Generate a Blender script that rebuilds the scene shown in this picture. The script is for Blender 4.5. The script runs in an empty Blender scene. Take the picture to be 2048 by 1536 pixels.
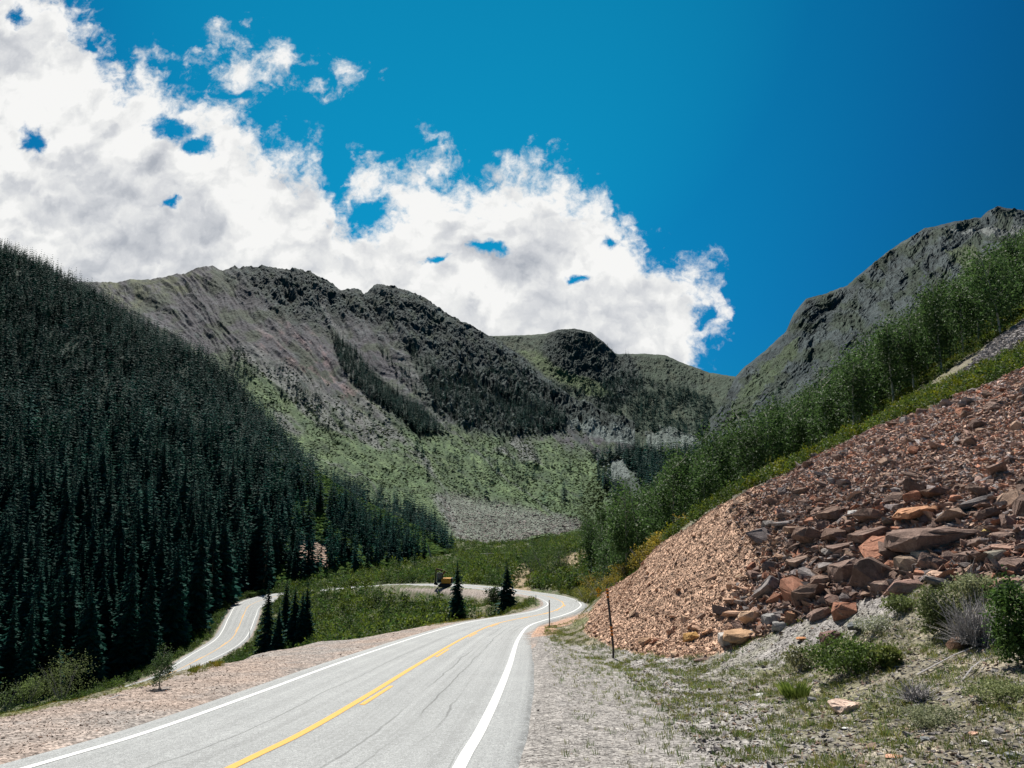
import bpy, bmesh, math, random
import numpy as np
from mathutils import Vector

# ------------------------------------------------------------------ camera, sky, sun, exposure
C = bpy.context.scene.collection
SC = bpy.context.scene
F = 1539.0
TH = math.atan((1030 - 768) / F)
ct, st = math.cos(TH), math.sin(TH)
cam = bpy.data.cameras.new('camera'); cam.sensor_width = 36.0; cam.lens = 36.0 * F / 2048
cam.clip_start = 0.1; cam.clip_end = 20000
camo = bpy.data.objects.new('camera', cam); C.objects.link(camo)
camo.location = (0, 0, 0); camo.rotation_euler = (math.pi / 2 + TH, 0, 0)
SC.camera = camo
SC.view_settings.view_transform = 'Standard'; SC.view_settings.look = 'None'
SC.view_settings.gamma = 1; SC.view_settings.exposure = 0.75
SC.cycles.max_bounces = 5; SC.cycles.diffuse_bounces = 2; SC.cycles.glossy_bounces = 1
SC.cycles.transmission_bounces = 3; SC.cycles.transparent_max_bounces = 4

SUN_EL, SUN_AZ = math.radians(56), math.radians(-14)
sv = Vector((math.sin(SUN_AZ) * math.cos(SUN_EL), math.cos(SUN_AZ) * math.cos(SUN_EL), math.sin(SUN_EL)))
sl = bpy.data.lights.new('sun', 'SUN'); sl.energy = 4.6; sl.angle = math.radians(0.53); sl.color = (1.0, 0.95, 0.87)
so = bpy.data.objects.new('sun', sl); C.objects.link(so)
so.rotation_euler = sv.to_track_quat('Z', 'Y').to_euler(); so.location = (0, 0, 300)


def ray(px, py):
    u = (px - 1024) / F; v = (768 - py) / F
    dy = ct - v * st; dz = st + v * ct
    return u / dy, dz / dy            # X/Y, Z/Y


def P(px, py, D):
    a, b = ray(px, py)
    return (a * D, D, b * D)


class NT:
    """tiny node-tree helper"""
    def __init__(s, tree): s.t = tree; s.n = tree.nodes; s.l = tree.links
    def new(s, typ, **kw):
        n = s.n.new(typ)
        for k, v in kw.items(): setattr(n, k, v)
        return n
    def put(s, sock, val):
        if isinstance(val, bpy.types.NodeSocket): s.l.new(val, sock)
        elif val is not None: sock.default_value = val
    def m(s, op, a, b=None, c=None, clamp=False):
        n = s.n.new('ShaderNodeMath'); n.operation = op; n.use_clamp = clamp
        s.put(n.inputs[0], a); s.put(n.inputs[1], b)
        if c is not None: s.put(n.inputs[2], c)
        return n.outputs[0]
    def vm(s, op, a, b=None, scale=None):
        n = s.n.new('ShaderNodeVectorMath'); n.operation = op
        s.put(n.inputs[0], a); s.put(n.inputs[1], b)
        if scale is not None: s.put(n.inputs['Scale'], scale)
        return n.outputs['Value'] if op in ('LENGTH', 'DOT_PRODUCT', 'DISTANCE') else n.outputs[0]
    def noise(s, vec, scale, detail=6, rough=.55, dist=0.0, dim='3D'):
        n = s.n.new('ShaderNodeTexNoise'); n.noise_dimensions = dim
        s.put(n.inputs['Vector'], vec); n.inputs['Scale'].default_value = scale
        n.inputs['Detail'].default_value = detail; n.inputs['Roughness'].default_value = rough
        n.inputs['Distortion'].default_value = dist
        return n.outputs[0]
    def ramp(s, fac, stops, interp='LINEAR'):
        n = s.n.new('ShaderNodeValToRGB'); n.color_ramp.interpolation = interp
        e = n.color_ramp.elements
        while len(e) < len(stops): e.new(0.5)
        for k, (p, c) in enumerate(stops):
            e[k].position = p; e[k].color = (c[0], c[1], c[2], 1) if not isinstance(c, float) else (c, c, c, 1)
        s.put(n.inputs[0], fac)
        return n.outputs[0]
    def mix(s, fac, a, b, blend='MIX'):
        n = s.n.new('ShaderNodeMix'); n.data_type = 'RGBA'; n.blend_type = blend
        s.put(n.inputs[0], fac); s.put(n.inputs[6], a); s.put(n.inputs[7], b)
        return n.outputs[2]
    def smooth(s, x, a, b):
        n = s.n.new('ShaderNodeMapRange'); n.interpolation_type = 'SMOOTHSTEP'
        s.put(n.inputs[0], x); n.inputs[1].default_value = a; n.inputs[2].default_value = b
        return n.outputs[0]


W = bpy.data.worlds.new('World'); SC.world = W; W.use_nodes = True
SKYTINT = (0.035, 0.40, 0.46, 1)
def build_world():
    t = NT(W.node_tree); t.n.clear()
    out = t.new('ShaderNodeOutputWorld'); bg = t.new('ShaderNodeBackground')
    t.l.new(bg.outputs[0], out.inputs[0]); bg.inputs[1].default_value = 0.1
    sky = t.new('ShaderNodeTexSky', sky_type='NISHITA'); sky.sun_disc = False
    sky.sun_elevation = SUN_EL; sky.sun_rotation = SUN_AZ; sky.altitude = 3000
    sky.air_density = 1.3; sky.dust_density = 0.3; sky.ozone_density = 2.0
    skyc = t.mix(1.0, sky.outputs[0], SKYTINT, 'MULTIPLY')
    geo = t.new('ShaderNodeTexCoord').outputs['Generated']
    sd = t.vm('DOT_PRODUCT', geo, tuple(Vector((-.10, 1.0, .80)).normalized()))     # brighter, greener air towards the sun
    skyc = t.mix(1.0, skyc, t.ramp(t.smooth(sd, .70, 1.0), [(0.0, (.22, .44, .58)), (.45, (.30, .68, .86)), (.8, (.3, .94, 1.03)), (1.0, (.4, 1.36, 1.22))]), 'MULTIPLY')
    sep = t.new('ShaderNodeSeparateXYZ'); t.l.new(geo, sep.inputs[0])
    X, Y, Z = sep.outputs
    Yc = t.m('MAXIMUM', Y, 0.02)
    u = t.m('DIVIDE', X, Yc); v = t.m('DIVIDE', Z, Yc)
    cmb = t.new('ShaderNodeCombineXYZ'); t.l.new(u, cmb.inputs[0]); t.l.new(v, cmb.inputs[1])
    p0 = cmb.outputs[0]
    # gentle domain warp so that edges billow
    def ncol(vec, scale, det, rough=.5):
        n = t.new('ShaderNodeTexNoise'); t.put(n.inputs['Vector'], vec)
        n.inputs['Scale'].default_value = scale; n.inputs['Detail'].default_value = det; n.inputs['Roughness'].default_value = rough
        return n.outputs['Color']
    w1 = t.vm('SUBTRACT', ncol(p0, 7, 5, .6), (0.5, 0.5, 0.5))
    w2 = t.vm('SUBTRACT', ncol(p0, 26, 5, .6), (0.5, 0.5, 0.5))
    p = t.vm('ADD', t.vm('ADD', p0, t.vm('SCALE', w1, None, 0.085)), t.vm('SCALE', w2, None, 0.035))
    sp = t.new('ShaderNodeSeparateXYZ'); t.l.new(p, sp.inputs[0])
    pu, pv = sp.outputs[0], sp.outputs[1]
    top = [(-900, -900), (-300, -300), (40, -60), (150, 0), (195, 60), (225, 105), (248, 150), (270, 110), (300, 110), (330, 150), (365, 168), (410, 165),
           (450, 190), (500, 225), (550, 262), (590, 292), (622, 283), (652, 305), (668, 345), (672, 400), (690, 435), (702, 330), (715, 300),
           (745, 312), (790, 335), (828, 302), (862, 290), (905, 305), (940, 338), (968, 348), (978, 312), (1010, 300), (1032, 322), (1065, 332), (1105, 320),
           (1145, 335), (1198, 355), (1222, 400), (1246, 425), (1280, 442), (1294, 478), (1330, 492), (1400, 515), (1440, 525), (1458, 560), (1472, 640), (1480, 720), (1520, 900), (1700, 1100), (2600, 1100)]
    bot = [(-900, 1300), (1350, 1000), (1372, 740), (1395, 718), (1420, 700), (1450, 686), (1470, 650), (1480, 600), (1600, 500), (2600, 400)]
    def curve(pts, inp):
        n = t.new('ShaderNodeFloatCurve'); cm = n.mapping; cm.use_clip = False
        uv = [ray(*q) for q in pts]
        us = [(q[0] + 1.6) / 3.2 for q in uv]; vs = [(q[1] + 0.4) / 2.4 for q in uv]
        c = cm.curves[0]
        while len(c.points) < len(us): c.points.new(0.5, 0.5)
        last = -1
        for k, (a, b) in enumerate(zip(us, vs)):
            a = max(a, last + 1e-4); last = a
            c.points[k].location = (a, b); c.points[k].handle_type = 'VECTOR'
        cm.update()
        t.l.new(t.m('MULTIPLY_ADD', inp, 1 / 3.2, 0.5), n.inputs['Value'])
        return t.m('MULTIPLY_ADD', n.outputs[0], 2.4, -0.4)
    dt = t.m('SUBTRACT', curve(top, pu), pv)
    db = t.m('SUBTRACT', pv, curve(bot, pu))
    d = t.m('MULTIPLY', t.m('MINIMUM', dt, db), 13.0)
    d = t.m('MINIMUM', d, 1.9); d0 = d
    def ell(cx, cy, rx, ry, rot=0.0):
        cu, cv = ray(cx, cy)
        q = t.vm('SUBTRACT', p, (cu, cv, 0))
        if rot:
            vr = t.new('ShaderNodeVectorRotate'); vr.rotation_type = 'Z_AXIS'; t.l.new(q, vr.inputs['Vector']); vr.inputs['Angle'].default_value = rot
            q = vr.outputs[0]
        q = t.vm('MULTIPLY', q, (F / rx, F / ry, 0))
        return t.m('SUBTRACT', 1.0, t.vm('LENGTH', q))
    for (cx, cy, rx, ry, k, rot) in [(345, 258, 62, 28, 3.6, .35), (392, 290, 46, 24, 3.6, .5), (66, 262, 46, 30, 1.6, 0.8), (330, 412, 22, 12, 3.0, 0), (32, 28, 44, 30, 2.0, .6),
                                (738, 425, 74, 46, 4.4, 0), (970, 508, 38, 14, 4.0, 0), (878, 523, 26, 10, 3.2, 0), (1217, 483, 22, 14, 3.4, 0), (1145, 548, 24, 13, 3.2, 0), (1416, 616, 42, 24, 4.6, -.5), (190, 85, 34, 18, 2.6, .8)]:
        e = t.m('MULTIPLY_ADD', ell(cx, cy, rx * .8, ry * .8, rot), -.75, .66 - k * .10)
        d = t.m('MINIMUM', d, e)
    for (cx, cy, rx, ry, k) in [(490, 128, 105, 50, 1.15), (560, 120, 70, 42, 1.0), (440, 78, 48, 20, .8), (640, 163, 60, 26, .85), (690, 142, 55, 38, .85), (495, 36, 28, 14, .7), (858, 262, 24, 20, .7), (950, 520, 0.1, 0.1, .1)]:
        e = t.m('MULTIPLY_ADD', ell(cx, cy, rx * 1.5, ry * 1.5), k * .72, -.27)
        d = t.m('MAXIMUM', d, e)
    n1 = t.m('SUBTRACT', t.noise(p0, 16, 12, .62), 0.5)
    n2 = t.m('SUBTRACT', t.noise(p, 55, 8, .6), 0.5)
    d = t.m('MULTIPLY_ADD', n1, 2.3, d); d = t.m('MULTIPLY_ADD', n2, 1.5, d)
    front = t.smooth(Y, 0.03, 0.12)
    mask = t.m('MULTIPLY', t.smooth(d, -0.12, 0.75), front)
    # cloud brightness: billows lit from above, grey undersides
    def rel(scale, off, det=7):
        a = t.noise(p, scale, det, .55)
        b = t.noise(t.vm('ADD', p, off), scale, det, .55)
        return t.m('SUBTRACT', a, b)
    r1 = rel(6.5, (-0.006, 0.035, 0), 3); r2 = rel(19, (-0.003, 0.012, 0), 5)
    big = t.smooth(t.noise(p0, 5.0, 3, .5), .38, .64)
    thick = t.smooth(t.m('MULTIPLY_ADD', n1, 1.2, d0), 0.3, 1.9)
    br = t.m('MULTIPLY_ADD', r1, 2.0, 1.03); br = t.m('MULTIPLY_ADD', r2, .8, br)
    br = t.m('SUBTRACT', br, t.m('MULTIPLY', t.m('MULTIPLY', thick, big), .36))
    low = t.smooth(v, .36, .14)          # flat shaded bases low over the ridge
    br = t.m('SUBTRACT', br, t.m('MULTIPLY', t.m('MULTIPLY', low, thick), .10))
    ccol = t.ramp(br, [(0.0, (0.26, .285, .34)), (0.45, (.36, .385, .43)), (0.72, (.56, .575, .60)), (0.92, (.73, .735, .73)), (1.0, (.80, .80, .79))])
    ccol = t.mix(1.0, ccol, (6.9, 6.9, 6.9, 1), 'MULTIPLY')
    res = t.mix(mask, skyc, ccol)
    t.l.new(res, bg.inputs[0])
build_world()

# ------------------------------------------------------------------ numpy helpers
R = np.random.default_rng(7)
random.seed(7)
_perm = np.random.default_rng(3).permutation(256)
_perm = np.concatenate([_perm, _perm])
_ang = np.random.default_rng(5).uniform(0, 2 * np.pi, 256)
_gx, _gy = np.cos(_ang), np.sin(_ang)

def perlin(x, y, seed=0):
    x = np.asarray(x, float) + seed * 17.31; y = np.asarray(y, float) + seed * 9.77
    xi = np.floor(x).astype(int); yi = np.floor(y).astype(int)
    xf = x - xi; yf = y - yi; xi &= 255; yi &= 255
    sx = xf * xf * (3 - 2 * xf); sy = yf * yf * (3 - 2 * yf)
    def g(ix, iy, fx, fy):
        h = _perm[(_perm[ix & 255] + iy) & 255]
        return _gx[h] * fx + _gy[h] * fy
    a = g(xi, yi, xf, yf); b = g(xi + 1, yi, xf - 1, yf)
    c = g(xi, yi + 1, xf, yf - 1); d = g(xi + 1, yi + 1, xf - 1, yf - 1)
    return ((a + (b - a) * sx) * (1 - sy) + (c + (d - c) * sx) * sy) * 1.5

def fbm(x, y, oct=5, seed=0, gain=.5, ridged=False):
    s = 0; a = 1; n = 0; f = 1.0
    for k in range(oct):
        p = perlin(x * f, y * f, seed + k)
        if ridged: p = 1 - 2 * np.abs(p)
        s = s + a * p; n += a; a *= gain; f *= 2.03
    return s / n

def sstep(x, a, b):
    t = np.clip((x - a) / (b - a), 0, 1); return t * t * (3 - 2 * t)

def blur(m_, r):
    m_ = np.asarray(m_, float)
    for _ in range(2):
        for ax in (0, 1):
            p_ = np.pad(m_, [(r, r) if k == ax else (0, 0) for k in (0, 1)], mode='edge'); c_ = np.cumsum(p_, ax)
            c_ = np.concatenate([np.zeros_like(np.take(c_, [0], ax)), c_], ax); n_ = 2 * r + 1; L_ = m_.shape[ax]
            m_ = (np.take(c_, np.arange(n_, n_ + L_), ax) - np.take(c_, np.arange(L_), ax)) / n_
    return m_

def inpoly(px, py, poly):
    px = np.asarray(px); py = np.asarray(py)
    r = np.zeros(px.shape, bool); n = len(poly)
    for i in range(n):
        x1, y1 = poly[i]; x2, y2 = poly[(i + 1) % n]
        if y1 == y2: continue
        c = ((y1 > py) != (y2 > py)) & (px < (x2 - x1) * (py - y1) / (y2 - y1) + x1)
        r ^= c
    return r

def proj(X, Y, Z):
    dep = Y * ct + Z * st
    return 1024 + F * X / dep, 768 - F * (Z * ct - Y * st) / dep

def mesh_np(name, V, faces, col=None, smooth=False):
    """faces: list of int arrays (n,k)"""
    me = bpy.data.meshes.new(name)
    V = np.ascontiguousarray(V, dtype=np.float32)
    me.vertices.add(len(V)); me.vertices.foreach_set('co', V.ravel())
    faces = [f for f in faces if len(f)]
    nl = sum(f.size for f in faces); nf = sum(len(f) for f in faces)
    me.loops.add(nl); me.polygons.add(nf)
    me.loops.foreach_set('vertex_index', np.concatenate([f.ravel() for f in faces]).astype(np.int32))
    tot = np.concatenate([np.full(len(f), f.shape[1]) for f in faces])
    me.polygons.foreach_set('loop_start', np.concatenate([[0], np.cumsum(tot)[:-1]]).astype(np.int32))
    if col is not None:
        a = me.color_attributes.new('Col', 'FLOAT_COLOR', 'POINT')
        c4 = np.ones((len(V), 4), np.float32); c4[:, :3] = col
        a.data.foreach_set('color', c4.ravel())
    me.update(calc_edges=True)
    me.polygons.foreach_set('use_smooth', np.full(nf, smooth))
    return me

def link(name, me, mat=None, parent=None, loc=None, label=None, cat=None, group=None, kind=None):
    o = bpy.data.objects.new(name, me); C.objects.link(o)
    if mat is not None and me is not None and not me.materials: me.materials.append(mat)
    if parent is not None: o.parent = parent
    if loc is not None: o.location = loc
    if label: o['label'] = label
    if cat: o['category'] = cat
    if group: o['group'] = group
    if kind: o['kind'] = kind
    return o

def compact(V, Fq, col=None):
    used = np.unique(Fq); mp = np.full(len(V), -1); mp[used] = np.arange(len(used))
    return V[used], mp[Fq], (None if col is None else col[used])

# ------------------------------------------------------------------ materials
def mat(name, build):
    m = bpy.data.materials.new(name); m.use_nodes = True
    t = NT(m.node_tree); t.n.clear()
    out = t.new('ShaderNodeOutputMaterial'); sh = build(t)
    t.l.new(sh, out.inputs[0]); return m

def pbsdf(t, col, rough=.9, spec=.2, bump=None, bstr=.5, bdist=.05, metal=0):
    b = t.new('ShaderNodeBsdfPrincipled'); t.put(b.inputs['Base Color'], col)
    t.put(b.inputs['Roughness'], rough); b.inputs['Specular IOR Level'].default_value = spec
    b.inputs['Metallic'].default_value = metal
    if bump is not None:
        bn = t.new('ShaderNodeBump'); bn.inputs['Strength'].default_value = bstr; bn.inputs['Distance'].default_value = bdist
        t.put(bn.inputs['Height'], bump); t.l.new(bn.outputs[0], b.inputs['Normal'])
    return b.outputs[0]

def pos(t): return t.new('ShaderNodeNewGeometry').outputs['Position']
def colattr(t): return t.new('ShaderNodeAttribute', attribute_name='Col').outputs['Color']

def speckle_mat(name, s1, s2, lo, hi, bstr, bdist, rough=.95, grit=0.0):
    def b(t):
        p = pos(t); c = colattr(t)
        n1 = t.noise(p, s1, 5, .65); n2 = t.noise(p, s2, 3, .6)
        k = t.m('MULTIPLY', t.ramp(n1, [(.3, lo), (.7, hi)]), t.ramp(n2, [(.3, lo), (.7, hi)]))
        if grit:
            vo = t.new('ShaderNodeTexVoronoi'); t.put(vo.inputs['Vector'], p); vo.inputs['Scale'].default_value = grit
            sg = t.new('ShaderNodeSeparateColor'); t.l.new(vo.outputs['Color'], sg.inputs[0])
            k = t.m('MULTIPLY', k, t.ramp(sg.outputs[0], [(0.0, .42), (.5, 1.0), (1.0, 1.6)]))
        cc = t.vm('SCALE', c, None, k)
        h = t.m('ADD', n1, t.m('MULTIPLY', n2, .5))
        return pbsdf(t, cc, rough, .15, h, bstr, bdist)
    return mat(name, b)

M = {}
M['gravel'] = speckle_mat('gravel', 3.0, 34.0, .68, 1.35, .9, .03, grit=22)
M['verge'] = speckle_mat('verge_soil', 2.0, 22.0, .72, 1.28, .8, .05, grit=16)
M['talus'] = speckle_mat('talus_rubble', 2.5, 12.0, .6, 1.4, 1.0, .12, grit=9)
M['hill'] = speckle_mat('hillside', .25, 1.6, .6, 1.4, .9, .5)
M['mount'] = speckle_mat('mountain_rock', .03, .25, .70, 1.30, .7, 3.0)

def asphalt(t):
    p = pos(t)
    n1 = t.noise(p, 0.35, 4, .6); n2 = t.noise(p, 90, 2, .6); n3 = t.noise(p, 4, 4, .7)
    uv = t.new('ShaderNodeAttribute', attribute_name='Lane').outputs['Vector']
    st_ = t.noise(t.vm('MULTIPLY', uv, (38, .05, 0)), 1.0, 3, .5)      # wear running along the lanes
    st2 = t.noise(t.vm('MULTIPLY', uv, (9, .02, 0)), 1.0, 2, .5)
    k = t.m('MULTIPLY', t.ramp(n1, [(.3, .94), (.7, 1.06)]), t.ramp(n2, [(.3, .50), (.7, 1.50)]))
    k = t.m('MULTIPLY', k, t.ramp(st_, [(.3, .95), (.6, 1.03)])); k = t.m('MULTIPLY', k, t.ramp(st2, [(.35, .90), (.65, 1.05)]))
    k = t.m('MULTIPLY', k, t.m('MULTIPLY', t.ramp(t.noise(p, 38, 3, .7), [(.3, .7), (.7, 1.3)]), t.ramp(t.noise(p, 13, 3, .8), [(.3, .84), (.7, 1.16)])))
    k = t.m('MULTIPLY', k, t.ramp(n3, [(.3, .95), (.7, 1.05)]))
    # dark tar-sealed cracks along the right lane
    sx = t.new('ShaderNodeSeparateXYZ'); t.l.new(uv, sx.inputs[0])
    wob = t.noise(t.vm('MULTIPLY', uv, (0.6, .16, 0)), 1.0, 4, .6)
    br = t.smooth(t.noise(t.vm('MULTIPLY', uv, (3, .05, 0)), 1.0, 2, .5), .47, .56)
    for off, wd, ang in ((.36, .012, .22), (.52, .009, .2), (.68, .012, .25), (.80, .008, .2), (.93, .007, .1), (-.45, .007, .2)):
        dl = t.m('ABSOLUTE', t.m('SUBTRACT', t.m('MULTIPLY_ADD', t.m('SUBTRACT', wob, .5), ang, sx.outputs[0]), off))
        ln = t.m('SUBTRACT', 1.0, t.smooth(dl, wd * .4, wd))
        k = t.m('MULTIPLY', k, t.m('MULTIPLY_ADD', t.m('MULTIPLY', ln, br), -.38, 1.0))
    eg = t.smooth(sx.outputs[0], 1.19, 1.24); k = t.m('MULTIPLY', k, t.m('MULTIPLY_ADD', t.m('MULTIPLY', eg, t.smooth(n3, .42, .55)), -.35, 1.0))  # darker outer edge, paints in the shaded crack where asphalt meets gravel
    c = t.vm('SCALE', (.285, .295, .295), None, k)
    return pbsdf(t, c, .85, .25, n2, .5, .01)
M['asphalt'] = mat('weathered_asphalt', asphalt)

def paint(col, wear):
    def b(t):
        p = pos(t); n = t.noise(p, 14, 6, .7); n2 = t.noise(p, 80, 2, .6)
        c = t.mix(t.smooth(n, wear, wear + .12), col, (.30, .31, .30, 1))
        c = t.vm('SCALE', c, None, t.ramp(n2, [(.3, .85), (.7, 1.12)]))
        return pbsdf(t, c, .7, .3)
    return b
M['white_paint'] = mat('white_road_paint', paint((.62, .63, .62, 1), .60))
M['yellow_paint'] = mat('yellow_road_paint', paint((.62, .33, .06, 1), .62))

def leafy(t, trans=.3, var=.35, spec=.22):
    c = colattr(t); oi = t.new('ShaderNodeObjectInfo').outputs['Random']
    n = t.noise(pos(t), .6, 3, .6)
    k = t.m('MULTIPLY', t.ramp(n, [(.3, 1 - var), (.7, 1 + var)]), t.m('MULTIPLY_ADD', oi, .4, .8))
    cc = t.vm('SCALE', c, None, k)
    d = t.new('ShaderNodeBsdfPrincipled'); t.l.new(cc, d.inputs['Base Color']); d.inputs['Roughness'].default_value = .65
    d.inputs['Specular IOR Level'].default_value = spec
    tr = t.new('ShaderNodeBsdfTranslucent'); t.l.new(cc, tr.inputs[0])
    ms = t.new('ShaderNodeMixShader'); ms.inputs[0].default_value = trans
    t.l.new(d.outputs[0], ms.inputs[1]); t.l.new(tr.outputs[0], ms.inputs[2])
    return ms.outputs[0]
M['needles'] = mat('spruce_needles', lambda t: leafy(t, .10, .25, .03))
M['leaves'] = mat('broad_leaves', lambda t: leafy(t, .38, .3))
M['brush'] = mat('hill_brush', lambda t: leafy(t, .30, .3, .0))
M['grass'] = mat('grass_blades', lambda t: leafy(t, .35, .3))

def barkm(t):
    p = pos(t); n = t.noise(p, 5, 5, .6)
    return pbsdf(t, t.ramp(n, [(.3, (.05, .035, .025)), (.7, (.13, .10, .08))]), .95, .1, n, .6, .03)
M['bark'] = mat('spruce_bark', barkm)
def abark(t):
    p = pos(t); n = t.noise(p, 4, 4, .6)
    return pbsdf(t, t.ramp(n, [(.32, (.10, .09, .07)), (.42, (.36, .35, .29)), (.7, (.46, .45, .38))]), .9, .1)
M['aspen_bark'] = mat('aspen_bark', abark)
def deadm(t):
    p = pos(t); n = t.noise(p, 20, 4, .6)
    return pbsdf(t, t.ramp(n, [(.3, (.16, .15, .145)), (.7, (.42, .40, .40))]), .9, .1)
M['dead'] = mat('dead_wood', deadm)

def rockm(t):
    tc = t.new('ShaderNodeTexCoord').outputs['Object']
    oi = t.new('ShaderNodeObjectInfo')
    p = pos(t); n = t.noise(p, 3.5, 6, .7); n2 = t.noise(p, 22, 4, .7)
    c = t.mix(1.0, colattr(t), oi.outputs['Color'], 'MULTIPLY')
    k = t.m('MULTIPLY', t.ramp(n, [(.3, .62), (.7, 1.35)]), t.ramp(n2, [(.3, .75), (.7, 1.25)]))
    c = t.vm('SCALE', c, None, k)
    lich = t.smooth(t.noise(p, 7, 4, .6), .62, .70)
    c = t.mix(t.m('MULTIPLY', lich, .35), c, (.34, .31, .24, 1))
    return pbsdf(t, c, .95, .06, t.m('ADD', n, n2), .7, .05)
M['rock'] = mat('broken_rock', rockm)
def flat(name, col, rough=.6, spec=.4, metal=0, var=.15):
    def b(t):
        n = t.noise(pos(t), 9, 4, .6)
        return pbsdf(t, t.vm('SCALE', col[:3], None, t.ramp(n, [(.3, 1 - var), (.7, 1 + var)])), rough, spec, metal=metal)
    return mat(name, b)
M['pole_dark'] = flat('dark_post', (.025, .022, .025)); M['band'] = flat('orange_reflective_band', (.75, .22, .02), .4)
M['galv'] = flat('galvanised_post', (.13, .14, .14), .5, .5, .3)
M['sign_yellow'] = flat('yellow_sign_sheeting', (.80, .40, .02), .4); M['black'] = flat('black_ink', (.012, .012, .012))
M['mach_yellow'] = flat('machine_yellow_paint', (.60, .27, .02), .45, .5, var=.25)
M['mach_black'] = flat('machine_black_steel', (.018, .018, .02), .6); M['glass'] = flat('cab_glass', (.05, .07, .09), .1, .8)
M['mach_white'] = flat('machine_white_paint', (.6, .6, .58), .45)
M['mach_brown'] = flat('muddy_boom_steel', (.13, .085, .045), .7)

# ------------------------------------------------------------------ road course
A0, B0 = 2.3, 0.09
def zp(py, px=1000):
    t = -ray(px, py)[1]; return A0 / (t - B0)
def PA(px, py): return P(px, py, zp(py))
ST = [((-9.0, -40, 0.6), (-3.4, -40, 0.6)), ((-8.0, -12, -1.3), (-1.9, -12, -1.3)), ((-7.5, 4, -A0 - .36), (-.9, 4, -A0 - .36)),
      (PA(45, 1536), PA(930, 1536)), (PA(300, 1460.6), PA(970, 1462)), (PA(520, 1383), PA(1003, 1388)), (PA(700, 1317.5), PA(1024, 1330)),
      (PA(850, 1268), PA(1040, 1277)), (P(929, 1246, 54), P(1060, 1252, 51)), (P(987, 1236, 62), P(1094, 1239.5, 59)), (P(1038, 1228, 71), P(1122.5, 1232, 68)),
      (P(1075, 1220, 83), P(1150, 1221.5, 84)), (P(1095, 1209, 97), P(1163, 1210, 98)), (P(1086, 1200, 108), P(1150, 1200, 114)), (P(1066, 1193, 116), P(1118, 1191, 123)),
      (P(1032, 1187, 122), P(1066, 1183.5, 131)), (P(987, 1181.6, 128), P(1000, 1175, 138)), (P(922, 1176.5, 137), P(920, 1168.5, 147)),
      (P(867, 1174.5, 146), P(850, 1168, 156)), (P(779, 1175, 164), P(765, 1170, 173)), (P(640, 1186, 182), P(630, 1180, 191)), (P(565, 1196, 187), P(535, 1190, 195)),
      (P(523, 1212, 179), P(478, 1207, 186)), (P(512, 1232, 168), P(458, 1233, 170)), (P(502, 1258, 158), P(445, 1260, 158)), (P(487, 1281, 150), P(428, 1281, 150)),
      (P(450, 1306, 141), P(380, 1310.5, 138)), (P(340, 1356, 122), P(330, 1341, 128)), (P(252, 1390, 111), P(252, 1372, 119)), (P(90, 1445, 97), P(90, 1422, 104)),
      (P(-300, 1530, 80), P(-300, 1500, 86)), (P(-900, 1700, 60), P(-900, 1660, 66))]
STa = np.array(ST)          # (n,2,3)
def catmull(Pt, sub):
    n = len(Pt); out = []
    for i in range(n - 1):
        p0 = Pt[max(i - 1, 0)]; p1 = Pt[i]; p2 = Pt[i + 1]; p3 = Pt[min(i + 2, n - 1)]
        L = np.linalg.norm(p2[..., :].mean(0) - p1.mean(0)); k = max(4, int(L / sub))
        for j in range(k):
            t = j / k
            out.append(.5 * ((2 * p1) + (-p0 + p2) * t + (2 * p0 - 5 * p1 + 4 * p2 - p3) * t * t + (-p0 + 3 * p1 - 3 * p2 + p3) * t ** 3))
    out.append(Pt[-1]); return np.array(out)
RD = catmull(STa, 0.7)       # dense cross sections: left line, right line
RC = RD.mean(1); RW = (RD[:, 1] - RD[:, 0]) / 2
RWl = np.linalg.norm(RW[:, :2], axis=1)
RT = np.gradient(RC, axis=0); RTl = np.linalg.norm(RT[:, :2], axis=1)
RS = np.concatenate([[0], np.cumsum(np.linalg.norm(np.diff(RC, axis=0), axis=1))])

def road_query(X, Y):
    """distance beyond the white lines, road surface height, for arrays"""
    dist = np.full(X.shape, 99.0); zs = np.zeros(X.shape); Xf = X.ravel(); Yf = Y.ravel()
    df = dist.ravel(); zf = zs.ravel(); sf = np.zeros(len(Xf))
    sel = np.where((Yf < 235) & (Xf > -140) & (Xf < 60))[0]
    for c in range(0, len(sel), 40000):
        ii = sel[c:c + 40000]
        d2 = (Xf[ii, None] - RC[None, :, 0].astype(np.float32)) ** 2 + (Yf[ii, None] - RC[None, :, 1].astype(np.float32)) ** 2
        k = d2.argmin(1); dx = Xf[ii] - RC[k, 0]; dy = Yf[ii] - RC[k, 1]
        det = RW[k, 0] * RT[k, 1] - RW[k, 1] * RT[k, 0]
        s = (dx * RT[k, 1] - dy * RT[k, 0]) / det; al = (RW[k, 0] * dy - RW[k, 1] * dx) / det
        sc = np.clip(s, -3.2, 1.6); ac = np.clip(al, -1.5, 1.5)
        zf[ii] = RC[k, 2] + sc * RW[k, 2] + ac * RT[k, 2]
        rest = np.sqrt(np.maximum(d2[np.arange(len(ii)), k], 0))
        df[ii] = np.minimum(np.maximum((np.abs(s) - 1) * RWl[k], np.where(np.abs(al) > 2.5, rest - RWl[k], -9)), rest); sf[ii] = s
    return df.reshape(X.shape), zf.reshape(X.shape), sf.reshape(X.shape)

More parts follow.
